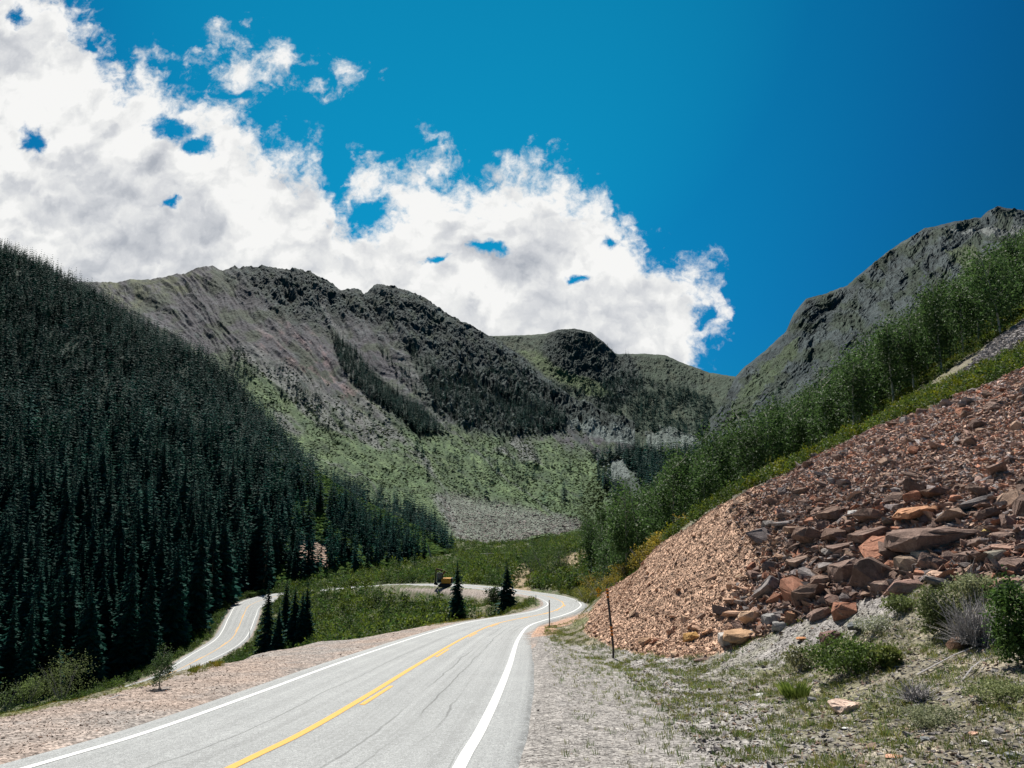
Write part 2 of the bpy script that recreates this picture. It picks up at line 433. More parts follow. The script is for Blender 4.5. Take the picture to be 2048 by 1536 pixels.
# ------------------------------------------------------------------ terrain field:  slope to the eye as a function of bearing and log distance
G = []
def g(px, py, D): G.append(P(px, py, D))
def gz(px, D, Z): a, _ = ray(px, 1200); G.append((a * D, D, Z))
for a, b in ST[2:]:
    if a[1] > 2: G.append(a); G.append(b)
for px in (-900, -600, 0, 700, 1300):
    for D in (3, 7): gz(px, D, -(A0 + B0 * D))
for px, z in ((1800, -2.75), (2400, -2.5), (3000, -1.8)):
    for D in (3, 7): gz(px, D, z)
for px, py, D in [(0, 1432, 15.2), (230, 1384, 18.5), (400, 1337, 24.5), (540, 1292, 32), (650, 1272, 38), (800, 1258, 45), (900, 1247, 53), (1000, 1233.5, 64), (1060, 1222, 77)]: g(px, py, D)
for px, py in [(-300, 1536), (0, 1470), (0, 1536), (200, 1430), (300, 1420), (450, 1360), (1250, 1536), (1250, 1420), (1150, 1350), (1100, 1300), (1400, 1536)]: G.append(PA(px, py))
for px, rows in {-600: [(13, -3.6), (18, -7), (40, -19), (75, -27)], 0: [(22, -7.5), (45, -18), (75, -26), (100, -28)], 230: [(28, -9), (50, -18), (80, -25), (103, -27)],
                 400: [(35, -10), (60, -18), (90, -24), (118, -26.5)], 540: [(45, -11), (70, -18), (110, -22), (145, -22.5)], 650: [(50, -11), (75, -17), (110, -19.5), (145, -20)],
                 800: [(58, -11), (80, -15), (110, -16.5), (140, -17)], 900: [(65, -11), (85, -14), (112, -15.5)], 1000: [(75, -11.8), (95, -13.8)]}.items():
    for D, Z in rows: gz(px, D, Z)
for px, py, D in [(960, 1191, 127), (960, 1227, 98), (900, 1188, 136), (1040, 1214, 100), (800, 1181, 158),
    # right verge
    (2048, 1536, 9.6), (1700, 1536, 10.4), (2048, 1400, 12), (1700, 1400, 14.8), (1400, 1400, 17.2), (2048, 1250, 15.5), (1850, 1280, 17), (1650, 1300, 20.5), (1500, 1335, 21.5), (2400, 1400, 10.5),
    (1300, 1345, 22.5), (1180, 1268, 41), (1260, 1305, 28.5), (1400, 1318, 24.5), (1480, 1292, 24), (1640, 1222, 22.5), (1830, 1172, 20), (2048, 1150, 18), (2400, 1130, 16), (3000, 1100, 14),
    (1215, 1182, 50), (1300, 1110, 41), (1450, 1015, 35.5), (1700, 890, 33), (1850, 828, 32), (2048, 750, 30.5), (2400, 620, 28), (3000, 450, 26),
    (1400, 1180, 30), (1600, 1060, 28), (1800, 1000, 25.5), (2048, 930, 23.5),
    # behind the crest, aspen slope
    (1450, 1030, 60), (1450, 1008, 90), (1450, 985, 140), (1450, 960, 250), (1700, 893, 44), (1700, 880, 60), (1700, 862, 90), (1700, 835, 140), (1700, 800, 250),
    (1850, 815, 44), (1850, 785, 62), (1850, 752, 85), (1850, 712, 150), (1850, 690, 280), (2048, 738, 36), (2048, 702, 48), (2048, 660, 62), (2048, 625, 80), (2048, 590, 110), (2048, 560, 160), (2048, 540, 280),
    (2400, 600, 36), (2400, 500, 62), (2400, 430, 110), (2400, 400, 280), (3000, 300, 80), (3000, 250, 280),
    (1300, 1105, 90), (1300, 1070, 140), (1300, 1045, 250), (1215, 1180, 92), (1190, 1197, 104), (1185, 1168, 118), (1165, 1125, 160), (1150, 1092, 260), (1150, 1072, 420),
    (1240, 1160, 92), (1240, 1120, 130),
    (1050, 1172, 145), (1050, 1142, 165), (1050, 1112, 260), (1050, 1086, 400), (1110, 1165, 140), (900, 1162, 160), (900, 1127, 260), (900, 1099, 330), (900, 1088, 420), (780, 1162, 190), (780, 1132, 250),
    # left forested hill
    (-900, 1500, 90), (-900, 900, 260), (-900, 300, 560), (-900, 100, 660), (-900, 250, 760), (-300, 1455, 100), (-300, 1000, 250), (-300, 620, 460), (-300, 385, 640), (-300, 450, 760), (0, 1418, 113), (0, 1100, 215), (0, 800, 360), (0, 512, 590), (0, 570, 700), (0, 640, 860),
    (120, 1400, 119), (120, 1100, 210), (120, 800, 350), (120, 568, 570), (120, 620, 690), (240, 1362, 127), (240, 1100, 200), (240, 850, 320), (240, 640, 530), (240, 700, 660),
    (330, 1325, 140), (330, 1100, 205), (330, 900, 300), (330, 700, 490), (330, 760, 620), (430, 1255, 165), (430, 1080, 225), (430, 900, 310), (430, 752, 460), (430, 830, 600),
    (500, 1196, 200), (500, 1060, 245), (500, 930, 320), (500, 845, 415), (500, 910, 560), (580, 1172, 212), (580, 1060, 255), (580, 960, 320), (580, 912, 395), (580, 970, 540),
    (700, 1146, 235), (700, 1080, 272), (700, 1020, 320), (700, 992, 368), (700, 1040, 520), (800, 1128, 262), (800, 1090, 292), (800, 1060, 330), (800, 1045, 352), (800, 1075, 500),
    (900, 1105, 500), (900, 1110, 900), (1150, 1100, 600), (1150, 1100, 900), (700, 1080, 900), (300, 900, 900), (1450, 1020, 500), (1450, 1050, 900), (2048, 700, 500), (2048, 800, 900), (0, 800, 1000), (3000, 600, 900)]:
    g(px, py, D)
G = np.array(G)
gu = G[:, 0] / G[:, 1]; gl = np.log(G[:, 1]); gt = G[:, 2] / G[:, 1]
key = np.unique(np.round(np.c_[gu, gl], 3), axis=0, return_index=True)[1]
gu, gl, gt = gu[key], gl[key], gt[key]
UL = 1.35    # weight of bearing relative to log distance
def kern(du, dl): return np.sqrt((du * UL) ** 2 + dl ** 2 + 0.0016)
K = kern(gu[:, None] - gu[None], gl[:, None] - gl[None])
n = len(gu); Amat = np.zeros((n + 1, n + 1)); Amat[:n, :n] = K; Amat[:n, n] = 1; Amat[n, :n] = 1
Amat[:n, :n] += np.eye(n) * 1e-4
sol = np.linalg.solve(Amat, np.r_[gt, 0])
def field_t(u, l):
    u = np.asarray(u, float); l = np.asarray(l, float); s = np.full(u.shape, sol[n])
    for k in range(n): s += sol[k] * kern(u - gu[k], l - gl[k])
    return s

uc = np.concatenate([np.linspace(-1.25, -.76, 60, endpoint=False), np.linspace(-.76, .76, 820), np.linspace(.76, 1.25, 61)[1:]])
dr = np.exp(np.linspace(math.log(3.0), math.log(950), 820))
UU, DD = np.meshgrid(uc, dr)
TT = field_t(UU, np.log(DD))
XX = UU * DD; YY = DD; ZZ = TT * DD
rdist, rz, rs = road_query(XX, YY)
near_l = DD < 31
wide_l = np.interp(DD, [8, 18, 25, 33, 45, 64, 80], [4.2, 3.8, 4.6, 5.1, 3.2, 1.3, .8]); lf = (rs < 0) & (DD < 80)
w = np.where(lf, 1 - sstep(rdist, wide_l - np.where(near_l, .5, .2), wide_l + np.where(near_l, .8, 2.6)), 1 - sstep(rdist, 0.9 + DD * .008, 3.2 + DD * .04))
ZZ = ZZ * (1 - w) + rz * w
PXs, PYs = proj(XX, YY, ZZ)

TALUS = [(1168, 1262), (1180, 1225), (1215, 1174), (1300, 1101), (1450, 1006), (1700, 881), (2048, 740), (3200, 290), (3200, 1110), (2048, 1150), (1830, 1172), (1640, 1222), (1480, 1292), (1400, 1318), (1260, 1305)]
tal = inpoly(PXs + fbm(XX * .6, YY * .6, 3, 4) * 14, PYs + fbm(XX * .6, YY * .6, 3, 8) * 9, TALUS) & (DD < 56) & (DD > 13)
LG = [(-2500, 1900), (0, 1434), (230, 1386), (400, 1339), (560, 1289), (800, 1257), (1000, 1234), (1090, 1214), (1110, 1240), (900, 1500), (500, 3000), (-2500, 4000)]
RG = [(930, 3000), (1045, 1300), (1055, 1262), (1090, 1246), (1150, 1228), (1178, 1212), (1180, 1232), (1120, 1256), (1105, 1280), (1200, 1330), (1290, 1385), (1420, 1536), (1700, 3000)]
PG = [(1000, 1184), (930, 1177), (800, 1176), (800, 1181), (880, 1186), (905, 1188), (945, 1196), (985, 1197), (1035, 1192), (1075, 1198), (1090, 1210), (1060, 1218), (1000, 1230), (1098, 1216), (1105, 1200), (1060, 1186)]
wobx = fbm(XX * .35, YY * .35, 4, 21) * 16; woby = fbm(XX * .35, YY * .35, 4, 29) * 4
gL = inpoly(PXs + wobx * .5, PYs + woby, LG) & (DD < 78)
gR = inpoly(PXs + wobx * 2.2, PYs, RG) & (DD < 100)
gP = inpoly(PXs + wobx * .3, PYs + woby * .4, PG) & (DD > 80) & (DD < 175)
gC = (rdist < 1.0 + .5 * fbm(XX * .3, YY * .3, 3, 2)) & (DD > 60)
grav = (gL | gR | gP | gC | ((rdist < .9) & (DD > 3))) & ~tal
hill = (DD > 100) & ((inpoly(PXs, PYs, [(-9000, -3000), (900, -3000), (905, 1104), (800, 1129), (700, 1148), (590, 1168), (500, 1196), (430, 1250), (330, 1322), (200, 1372), (0, 1412), (-9000, 3000)])))
scree = inpoly(PXs, PYs, [(2048, 640), (1990, 680), (1935, 735), (1870, 775), (1880, 790), (1960, 742), (2048, 692), (2500, 470), (2500, 390)]) & (DD > 40) & (DD < 120)
bareb = (DD > 120) & (DD < 240) & (inpoly(PXs, PYs, [(1090, 1140), (1130, 1112), (1172, 1098), (1180, 1135), (1140, 1150), (1125, 1140)]) | inpoly(PXs, PYs, [(1020, 1185), (1010, 1160), (1035, 1130), (1060, 1122), (1065, 1150), (1062, 1182)]))
bareh = hill & (inpoly(PXs, PYs, [(590, 1085), (610, 1078), (655, 1090), (660, 1140), (610, 1135), (590, 1120)]))
innerb = (DD > 70) & (DD < 128) & inpoly(PXs, PYs, [(930, 1240), (950, 1195), (1060, 1196), (1075, 1215), (1010, 1228)])

# micro relief
mic = fbm(XX * 1.3, YY * 1.3, 4, 11)
ZZ = ZZ + np.where(tal, .16 * mic + .10 * fbm(XX * 3.7, YY * 3.7, 3, 12), 0)
flatz = np.where(grav, .012, np.where(DD < 60, .05, np.where(hill, 1.2, .35)))
ZZ = ZZ + np.where(~tal, flatz * mic, 0) * np.clip((rdist - .3) / 2, 0, 1)
edge_in = np.clip((rdist - .55) / .25, 0, 1)
ZZ = ZZ - (1 - edge_in) * (0.03 + DD * .0009) - .012
PXs, PYs = proj(XX, YY, ZZ)

# colours
nA = fbm(XX * .25, YY * .25, 5, 31); nB = fbm(XX * 1.1, YY * 1.1, 4, 33); nC = fbm(XX * .06, YY * .06, 4, 35)
def mixc(c, col, w):
    return c * (1 - w[..., None]) + np.array(col) * w[..., None]
col = np.zeros(XX.shape + (3,)) + np.array((.155, .14, .105))                      # generic soil and dry grass
col = mixc(col, (.125, .13, .06), sstep(nA, -.1, .35))
col = mixc(col, (.30, .26, .20), sstep(nB, .1, .5) * (DD < 60))
far = DD > 70
col = mixc(col, (.045, .075, .022), far * sstep(nB, -.4, .3) * .85)
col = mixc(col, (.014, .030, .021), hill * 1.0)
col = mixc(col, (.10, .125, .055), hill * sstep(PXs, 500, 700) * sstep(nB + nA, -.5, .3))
bank = inpoly(PXs + nA * 30, PYs + nB * 10, [(1440, 1335), (1480, 1293), (1560, 1262), (1640, 1222), (1740, 1195), (1830, 1180), (1820, 1220), (1720, 1270), (1620, 1300), (1560, 1340)]) & (DD < 34)
col = mixc(col, (.24, .225, .215), bank * (.65 + .35 * sstep(nB, -.3, .2)))
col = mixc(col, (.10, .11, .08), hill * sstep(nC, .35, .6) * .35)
# verge near the gravel turns pale
rg = np.array(proj(XX, YY, ZZ))
pale = sstep(-(PXs - 1180 - (PYs - 1320) * 1.05 - 240) / 220 + nB * .8, -.6, .5) * ((DD < 34) & (PXs > 1000) & (PYs > 1290))
col = mixc(col, (.235, .222, .208), pale)
gcol = np.zeros(XX.shape + (3,)) + np.array((.225, .212, .20))
gcol = mixc(gcol, (.275, .215, .18), gL * sstep(nA, -.6, .4) * .9)
gcol = mixc(gcol, (.29, .235, .20), (gP | gC) * .6)
gcol = mixc(gcol, (.38, .235, .16), inpoly(PXs, PYs, [(1060, 1275), (1075, 1255), (1180, 1222), (1200, 1260), (1120, 1268)]) * (DD < 90) * .8)
gcol = mixc(gcol, (.21, .20, .195), sstep(nB, .1, .6) * .6)
gcol = mixc(gcol, (.22, .20, .13), gR * sstep(nB, .25, .5) * sstep(PXs, 1180, 1330))
col = np.where(grav[..., None], gcol, col)
fine = sstep(-(PXs - 1530 - (PYs - 1060) * .10 + nA * 110 + nB * 50) / 170, -.5, .5)           # orange gravel chute on the left of the talus
tcol = mixc(np.zeros(XX.shape + (3,)) + np.array((.155, .11, .095)), (.40, .262, .185), fine)
tcol = mixc(tcol, (.36, .265, .215), sstep(-(PYs - 1060), 0, 200) * .8 * (1 - fine))
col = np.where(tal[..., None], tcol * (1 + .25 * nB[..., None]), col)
col = mixc(col, (.20, .185, .18), scree * 1.0); col = mixc(col, (.29, .22, .145), bareb * .85); col = mixc(col, (.30, .21, .17), bareh * .9)
col = mixc(col, (.24, .21, .15), innerb * sstep(nB, -.3, .3) * .7)
col = np.clip(col, .01, .8)

nr, nc = XX.shape
V = np.c_[XX.ravel(), YY.ravel(), ZZ.ravel()]; COL = col.reshape(-1, 3)
ix = np.arange(nr * nc).reshape(nr, nc)
Q = np.stack([ix[:-1, :-1], ix[:-1, 1:], ix[1:, 1:], ix[1:, :-1]], -1)
def cell(mk): return mk[:-1, :-1]
cls = np.zeros((nr - 1, nc - 1), int)
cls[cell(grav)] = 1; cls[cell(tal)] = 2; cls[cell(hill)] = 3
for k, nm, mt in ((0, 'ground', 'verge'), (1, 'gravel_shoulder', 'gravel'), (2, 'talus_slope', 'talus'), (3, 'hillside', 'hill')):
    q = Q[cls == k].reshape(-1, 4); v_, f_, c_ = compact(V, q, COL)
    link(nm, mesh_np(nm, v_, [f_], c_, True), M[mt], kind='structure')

def field_z(X, Y):
    X = np.atleast_1d(np.asarray(X, float)); Y = np.atleast_1d(np.asarray(Y, float))
    u = X / Y; i = np.clip(np.searchsorted(uc, u) - 1, 0, nc - 2); j = np.clip(np.searchsorted(dr, Y) - 1, 0, nr - 2)
    a = np.clip((u - uc[i]) / (uc[i + 1] - uc[i]), 0, 1); b = np.clip((Y - dr[j]) / (dr[j + 1] - dr[j]), 0, 1)
    return (ZZ[j, i] * (1 - a) + ZZ[j, i + 1] * a) * (1 - b) + (ZZ[j + 1, i] * (1 - a) + ZZ[j + 1, i + 1] * a) * b
def fsample(A, X, Y):
    u = X / Y; i = np.clip(np.searchsorted(uc, u) - 1, 0, nc - 2); j = np.clip(np.searchsorted(dr, Y) - 1, 0, nr - 2)
    return A[j, i]
def hit(px, py, dmin=5.0):
    """ground point seen at that place of the photograph"""
    for D in np.exp(np.arange(math.log(dmin), math.log(900), .004)):
        x, y, z = P(px, py, D)
        if field_z(x, y)[0] >= z: return Vector((x, y, float(field_z(x, y)[0])))
    return None

# big base under everything, out to the horizon
bm = bmesh.new(); bmesh.ops.create_grid(bm, x_segments=24, y_segments=24, size=9000)
for v in bm.verts: v.co.z = -60
me = bpy.data.meshes.new('valley_floor'); bm.to_mesh(me); bm.free()
a = me.color_attributes.new('Col', 'FLOAT_COLOR', 'POINT'); a.data.foreach_set('color', np.tile([.08, .09, .05, 1], len(me.vertices)).astype(np.float32))
link('valley_floor', me, M['hill'], kind='structure')

# ------------------------------------------------------------------ road surface and painted lines
def strip(offs, zoff, i0=0, i1=None, lane=False):
    """ribbon between lateral positions, metres from the centre towards the right; offs = list of functions(i) -> metres"""
    i1 = len(RC) if i1 is None else i1; I = np.arange(i0, i1)
    Wn = RW[I] / RWl[I][:, None]
    rows = []
    for o in offs:
        d = o(I) if callable(o) else np.full(len(I), o)
        p = RC[I] + Wn * d[:, None]; p = p + np.array((0, 0, 1)) * zoff; rows.append(p)
    V = np.stack(rows, 1).reshape(-1, 3); m_ = len(offs); k = np.arange(len(I) * m_).reshape(len(I), m_)
    q = np.stack([k[:-1, :-1], k[:-1, 1:], k[1:, 1:], k[1:, :-1]], -1).reshape(-1, 4)
    lanev = np.stack([np.stack([((o(I) if callable(o) else np.full(len(I), o)) / RWl[I]), RS[I], 0 * I], -1) for o in offs], 1).reshape(-1, 3)
    return V, q, lanev
Wd = lambda i: RWl[i]
V_, q_, ln = strip([lambda i: -Wd(i) - .75, lambda i: -Wd(i) - .45, lambda i: -Wd(i), lambda i: -Wd(i) * .5, lambda i: 0 * i, lambda i: Wd(i) * .5, lambda i: Wd(i), lambda i: Wd(i) + .68 + .012 * np.sin(i * .7), lambda i: Wd(i) + 1.0], 0)
V_ = V_.reshape(len(RC), 9, 3); V_[:, 0, 2] -= .32; V_[:, -1, 2] -= .32; V_ = V_.reshape(-1, 3)
me = mesh_np('road', V_, [q_], None, True)
at = me.attributes.new('Lane', 'FLOAT_VECTOR', 'POINT'); at.data.foreach_set('vector', ln.astype(np.float32).ravel())
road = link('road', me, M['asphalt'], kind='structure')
for a, b in ((lambda i: -Wd(i) - .02, lambda i: -Wd(i) + .12), (lambda i: Wd(i) - .17, lambda i: Wd(i) + .01)):
    V_, q_, _ = strip([a, b], .006); link('edge_line', mesh_np('edge_line', V_, [q_]), M['white_paint'], road)
iN = int(np.argmin(np.abs(RC[:, 1] - 9) + (np.arange(len(RC)) > 200) * 1000))
cen = lambda i: -Wd(i) * .06
V_, q_, _ = strip([lambda i: cen(i) - .075, lambda i: cen(i) + .075], .006); link('centre_line', mesh_np('centre_line', V_, [q_]), M['yellow_paint'], road)
# broken partner line on the right-hand side of the solid yellow
Vd, Qd, nv = [], [], 0
for s0 in np.arange(0, RS[-1], 11.2):
    i0, i1 = np.searchsorted(RS, [s0, s0 + 3.4])
    if i1 - i0 < 2 or i1 >= len(RC): continue
    a, b, _ = strip([lambda i: cen(i) + .15, lambda i: cen(i) + .26], .006, i0, i1 + 1); Vd.append(a); Qd.append(b + nv); nv += len(a)
link('centre_line', mesh_np('broken_centre_line', np.vstack(Vd), [np.vstack(Qd)]), M['yellow_paint'], road)

# ------------------------------------------------------------------ mountains as patches with true distance and depth
def patch(cols, ncol, nrow, back=((80, -.04), (500, -.35))):
    px0 = np.array([c[0] for c in cols], float)
    rows = max(len(c[1]) for c in cols)
    A = np.zeros((len(cols), nrow, 2))
    tt = np.linspace(0, 1, nrow)
    for i, (px, r) in enumerate(cols):
        r = np.array(r, float); s = np.linspace(0, 1, len(r))
        A[i, :, 0] = np.interp(tt, s, r[:, 0]); A[i, :, 1] = np.exp(np.interp(tt, s, np.log(r[:, 1])))
    # light smoothing down the rows
    for _ in range(int(nrow * .12)):
        A[:, 1:-1] = .25 * A[:, :-2] + .5 * A[:, 1:-1] + .25 * A[:, 2:]
    pxs = np.linspace(px0[0], px0[-1], ncol)
    py = np.stack([np.interp(pxs, px0, A[:, k, 0]) for k in range(nrow)]); D = np.stack([np.interp(pxs, px0, A[:, k, 1]) for k in range(nrow)])
    kk = 9; w_ = np.ones(kk) / kk
    for k in range(nrow - 1):      # crest row stays as drawn
        mixw = min(1, (nrow - 1 - k) / (nrow * .15))
        for arr in (py, D):
            sm = np.convolve(np.pad(arr[k], kk // 2, mode='edge'), w_, 'valid'); arr[k] = arr[k] * (1 - mixw) + sm * mixw
    PX = np.broadcast_to(pxs, py.shape)
    a, b = ray(PX, py)
    X = a * D; Y = D.copy(); Z = b * D
    return PX.copy(), py, X, Y, Z

def finish(name, PX, PY, X, Y, Z, col, mt, back=200):
    # back slope behind the crest so that the mountain has real depth
    Xc, Yc, Zc = X[-1], Y[-1], Z[-1]
    Xs, Ys, Zs, Cs = [X], [Y], [Z], [col]
    for k, (f, dz) in enumerate(((.012, -.3), (.05, -3), (.15, -.07), (.35, -.25))):
        s = 1 + f; drop = (dz if k < 2 else dz * back * 5)
        Xs.append((Xc * s)[None]); Ys.append((Yc * s)[None]); Zs.append((Zc + drop)[None]); Cs.append(col[-1:])
    X = np.vstack(Xs); Y = np.vstack(Ys); Z = np.vstack(Zs); Cc = np.vstack(Cs)
    r_, c_ = X.shape; ix = np.arange(r_ * c_).reshape(r_, c_)
    q = np.stack([ix[:-1, :-1], ix[:-1, 1:], ix[1:, 1:], ix[1:, :-1]], -1).reshape(-1, 4)
    me = mesh_np(name, np.c_[X.ravel(), Y.ravel(), Z.ravel()], [q], np.clip(Cc.reshape(-1, 3) * np.array([[.77, .97, .96]]), .008, .7), False)
    return link(name, me, mt, kind='structure')

def displace(X, Y, Z, amp, n):
    # push towards the eye and upwards
    L = np.sqrt(X ** 2 + Y ** 2); d = amp * n
    return X - X / L * d * .75, Y - Y / L * d * .75, Z + d * .66

SPR = []      # all spruces: x, y, z, height
def cr(px, *r): return (px, list(r))

# --- central massif
A_cols = [cr(-200, (1000, 500), (900, 620), (800, 780), (700, 1000), (630, 1250), (590, 1500)), cr(150, (1000, 500), (900, 600), (800, 760), (700, 950), (620, 1150), (570, 1400)),
          cr(240, (1000, 490), (900, 590), (800, 740), (700, 900), (620, 1100), (567, 1350)), cr(300, (1020, 470), (920, 560), (820, 700), (700, 900), (620, 1100), (562, 1330)),
          cr(370, (1030, 460), (930, 550), (830, 700), (710, 900), (620, 1100), (552, 1320)), cr(395, (1030, 460), (930, 550), (830, 700), (710, 900), (620, 1100), (542, 1310)),
          cr(425, (1035, 450), (940, 550), (830, 700), (710, 900), (620, 1100), (536, 1310)), cr(445, (1040, 450), (940, 550), (830, 700), (710, 900), (620, 1100), (546, 1315)),
          cr(470, (1045, 445), (950, 540), (840, 700), (715, 900), (620, 1110), (539, 1320)), cr(505, (1050, 440), (950, 540), (840, 700), (720, 900), (620, 1110), (537, 1330)),
          cr(560, (1065, 410), (970, 520), (850, 710), (725, 930), (620, 1170), (545, 1360)), cr(605, (1075, 400), (980, 520), (860, 720), (730, 950), (620, 1200), (546, 1380)),
          cr(650, (1080, 400), (985, 520), (865, 720), (740, 950), (635, 1200), (564, 1390)), cr(680, (1085, 400), (988, 520), (868, 720), (745, 950), (645, 1200), (583, 1400)),
          cr(728, (1090, 400), (995, 520), (880, 720), (760, 950), (655, 1200), (591, 1400)), cr(748, (1092, 400), (998, 520), (885, 720), (765, 950), (655, 1200), (577, 1400)),
          cr(775, (1095, 400), (1000, 520), (890, 720), (770, 950), (660, 1200), (574, 1400)), cr(800, (1095, 400), (1000, 520), (895, 720), (775, 950), (665, 1190), (581, 1390)),
          cr(830, (1098, 400), (1005, 520), (900, 710), (785, 940), (680, 1170), (589, 1370)), cr(860, (1100, 400), (1010, 520), (910, 700), (800, 920), (700, 1150), (610, 1350)),
          cr(900, (1102, 400), (1015, 520), (920, 690), (820, 910), (720, 1130), (637, 1330)), cr(950, (1102, 400), (1020, 520), (930, 680), (840, 900), (745, 1110), (665, 1290)),
          cr(1000, (1098, 410), (1028, 520), (940, 670), (858, 870), (775, 1070), (690, 1240)), cr(1050, (1092, 420), (1030, 520), (950, 660), (875, 850), (800, 1030), (725, 1200)),
          cr(1100, (1085, 430), (1032, 520), (960, 650), (888, 820), (825, 970), (765, 1120)), cr(1150, (1078, 450), (1032, 520), (970, 640), (900, 790), (850, 920), (805, 1050)), cr(1270, (1065, 480), (1035, 540), (990, 630), (935, 740), (890, 850), (858, 940))]
PX, PY, X, Y, Z = patch(A_cols, 900, 430)
q1 = (PX * .72 - PY * .69); q2 = (PX * .69 + PY * .72)           # across / along the gullies
gul = fbm(q1 / 42 + fbm(q2 / 160, q1 / 160, 3, 3) * 1.0, q2 / 260, 4, 41, .55, True)
craggy = fbm(q1 / 26 + fbm(PX / 30, PY / 30, 3, 44) * .5, q2 / 75, 5, 47, .6, True)
fine_ = fbm(PX / 9, PY / 8, 4, 53, .6)
HI = [(200, 500), (230, 580), (330, 650), (480, 640), (560, 690), (640, 660), (700, 720), (820, 720), (900, 760), (1000, 770), (1080, 800), (1250, 840), (1300, 700), (900, 400)]
rocky = inpoly(PX, PY + fine_ * 12, [(440, 530), (560, 640), (660, 660), (700, 640), (800, 680), (880, 770), (1000, 800), (1100, 800), (1300, 830), (1300, 600), (900, 500)])
cliffs = inpoly(PX + fine_ * 14, PY + fine_ * 14, [(830, 770), (870, 840), (950, 875), (1040, 885), (1130, 868), (1280, 890), (1290, 830), (1100, 790), (980, 770), (900, 740)])
fansc = inpoly(PX + fine_ * 8, PY + fine_ * 6, [(880, 1000), (915, 985), (960, 1005), (1050, 1020), (1160, 1045), (1170, 1062), (1080, 1075), (960, 1100), (920, 1095), (905, 1060)])
dist_amp = Y * .013
rocky = blur(rocky, 14); cliffs = blur(cliffs, 6); fansc = np.clip(blur(fansc, 7) + fine_ * .35 * (blur(fansc, 9) > .05), 0, 1)
crest_fade = np.linspace(0, 1, PX.shape[0])[:, None]; cf = 1 - sstep(crest_fade, .93, 1.0) * .45
nn = gul * .8 + craggy * (.25 + .6 * rocky) + cliffs * craggy * 1.2 + fine_ * (.12 + .22 * rocky + .25 * cliffs)
X, Y, Z = displace(X, Y, Z, dist_amp * cf * (1 - .85 * fansc), nn)
Z[:6] -= 6
ns = fbm(PX / 22, PY / 16, 5, 61, .6); ns2 = fbm(q1 / 14, q2 / 120, 4, 63, .6); ns3 = fbm(PX / 70, PY / 50, 4, 67)
sp_ = lambda poly, r=4, a=12, b=8: blur(inpoly(PX + ns * a * 2, PY + ns * b * 2, poly), r)
col = np.zeros(PX.shape + (3,)) + np.array((.082, .064, .076))
ns2 = fbm(q1 / 14, q2 / 55, 4, 63, .6)               # grey purple scree, its dark tone includes painted cloud shadow
col = mixc(col, (.125, .112, .118), sstep(ns2, .05, .4) * .7); col = mixc(col, (.055, .062, .036), sstep(fbm(PX / 55, PY / 30, 4, 69), -.05, .25) * .75); col = mixc(col, (.035, .044, .046), sstep(-ns2 + ns * .7, .1, .5) * .75)
greens = sstep((PY - np.interp(PX, [480, 600, 700, 850, 950, 1060, 1150, 1300], [715, 775, 815, 845, 862, 862, 890, 950]) + ns * 45 + ns2 * 50) / 45, -.6, .9)
greens = np.where(PX < 470, greens * .5, greens)
grn = mixc(np.zeros(PX.shape + (3,)) + np.array((.088, .112, .052)), (.132, .152, .070), sstep(ns2, -.1, .35)); grn = mixc(grn, (.040, .060, .034), sstep(ns, .0, .4) * .7)
col = col * (1 - greens[..., None]) + grn * greens[..., None]
col = mixc(col, (.036, .048, .048), rocky * .85)  # upper rock kept dark: cloud shadow painted into its colour
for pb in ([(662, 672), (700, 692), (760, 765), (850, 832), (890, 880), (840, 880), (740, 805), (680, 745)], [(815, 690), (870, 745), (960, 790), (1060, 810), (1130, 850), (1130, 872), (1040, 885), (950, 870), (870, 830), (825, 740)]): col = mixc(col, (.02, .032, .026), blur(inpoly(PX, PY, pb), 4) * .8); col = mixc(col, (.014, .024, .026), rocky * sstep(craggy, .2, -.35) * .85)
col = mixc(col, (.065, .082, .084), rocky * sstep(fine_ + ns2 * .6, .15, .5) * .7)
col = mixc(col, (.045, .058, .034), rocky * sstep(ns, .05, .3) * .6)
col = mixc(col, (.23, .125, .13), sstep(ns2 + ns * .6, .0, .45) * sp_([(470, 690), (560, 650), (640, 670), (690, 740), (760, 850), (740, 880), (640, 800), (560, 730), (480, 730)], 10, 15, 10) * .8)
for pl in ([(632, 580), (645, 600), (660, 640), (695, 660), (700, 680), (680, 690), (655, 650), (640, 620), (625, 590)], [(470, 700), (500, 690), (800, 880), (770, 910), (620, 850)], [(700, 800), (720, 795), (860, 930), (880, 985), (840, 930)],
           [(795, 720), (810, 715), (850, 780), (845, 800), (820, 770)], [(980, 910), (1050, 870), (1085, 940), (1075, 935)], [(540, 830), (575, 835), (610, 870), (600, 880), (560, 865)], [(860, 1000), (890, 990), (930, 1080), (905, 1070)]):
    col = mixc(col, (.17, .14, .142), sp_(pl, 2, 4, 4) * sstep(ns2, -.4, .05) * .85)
col = mixc(col, (.11, .098, .055), sp_([(200, 540), (420, 545), (400, 590), (300, 600), (250, 640), (200, 600)], 5, 8, 6) * sstep(ns, -.2, .3) * .9)
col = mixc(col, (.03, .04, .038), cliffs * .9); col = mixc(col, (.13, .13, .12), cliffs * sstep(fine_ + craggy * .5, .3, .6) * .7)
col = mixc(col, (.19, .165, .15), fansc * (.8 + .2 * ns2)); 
col = mixc(col, (.17, .165, .16), sp_([(1110, 862), (1180, 880), (1290, 905), (1290, 880), (1180, 862)], 2, 5, 4) * .9)
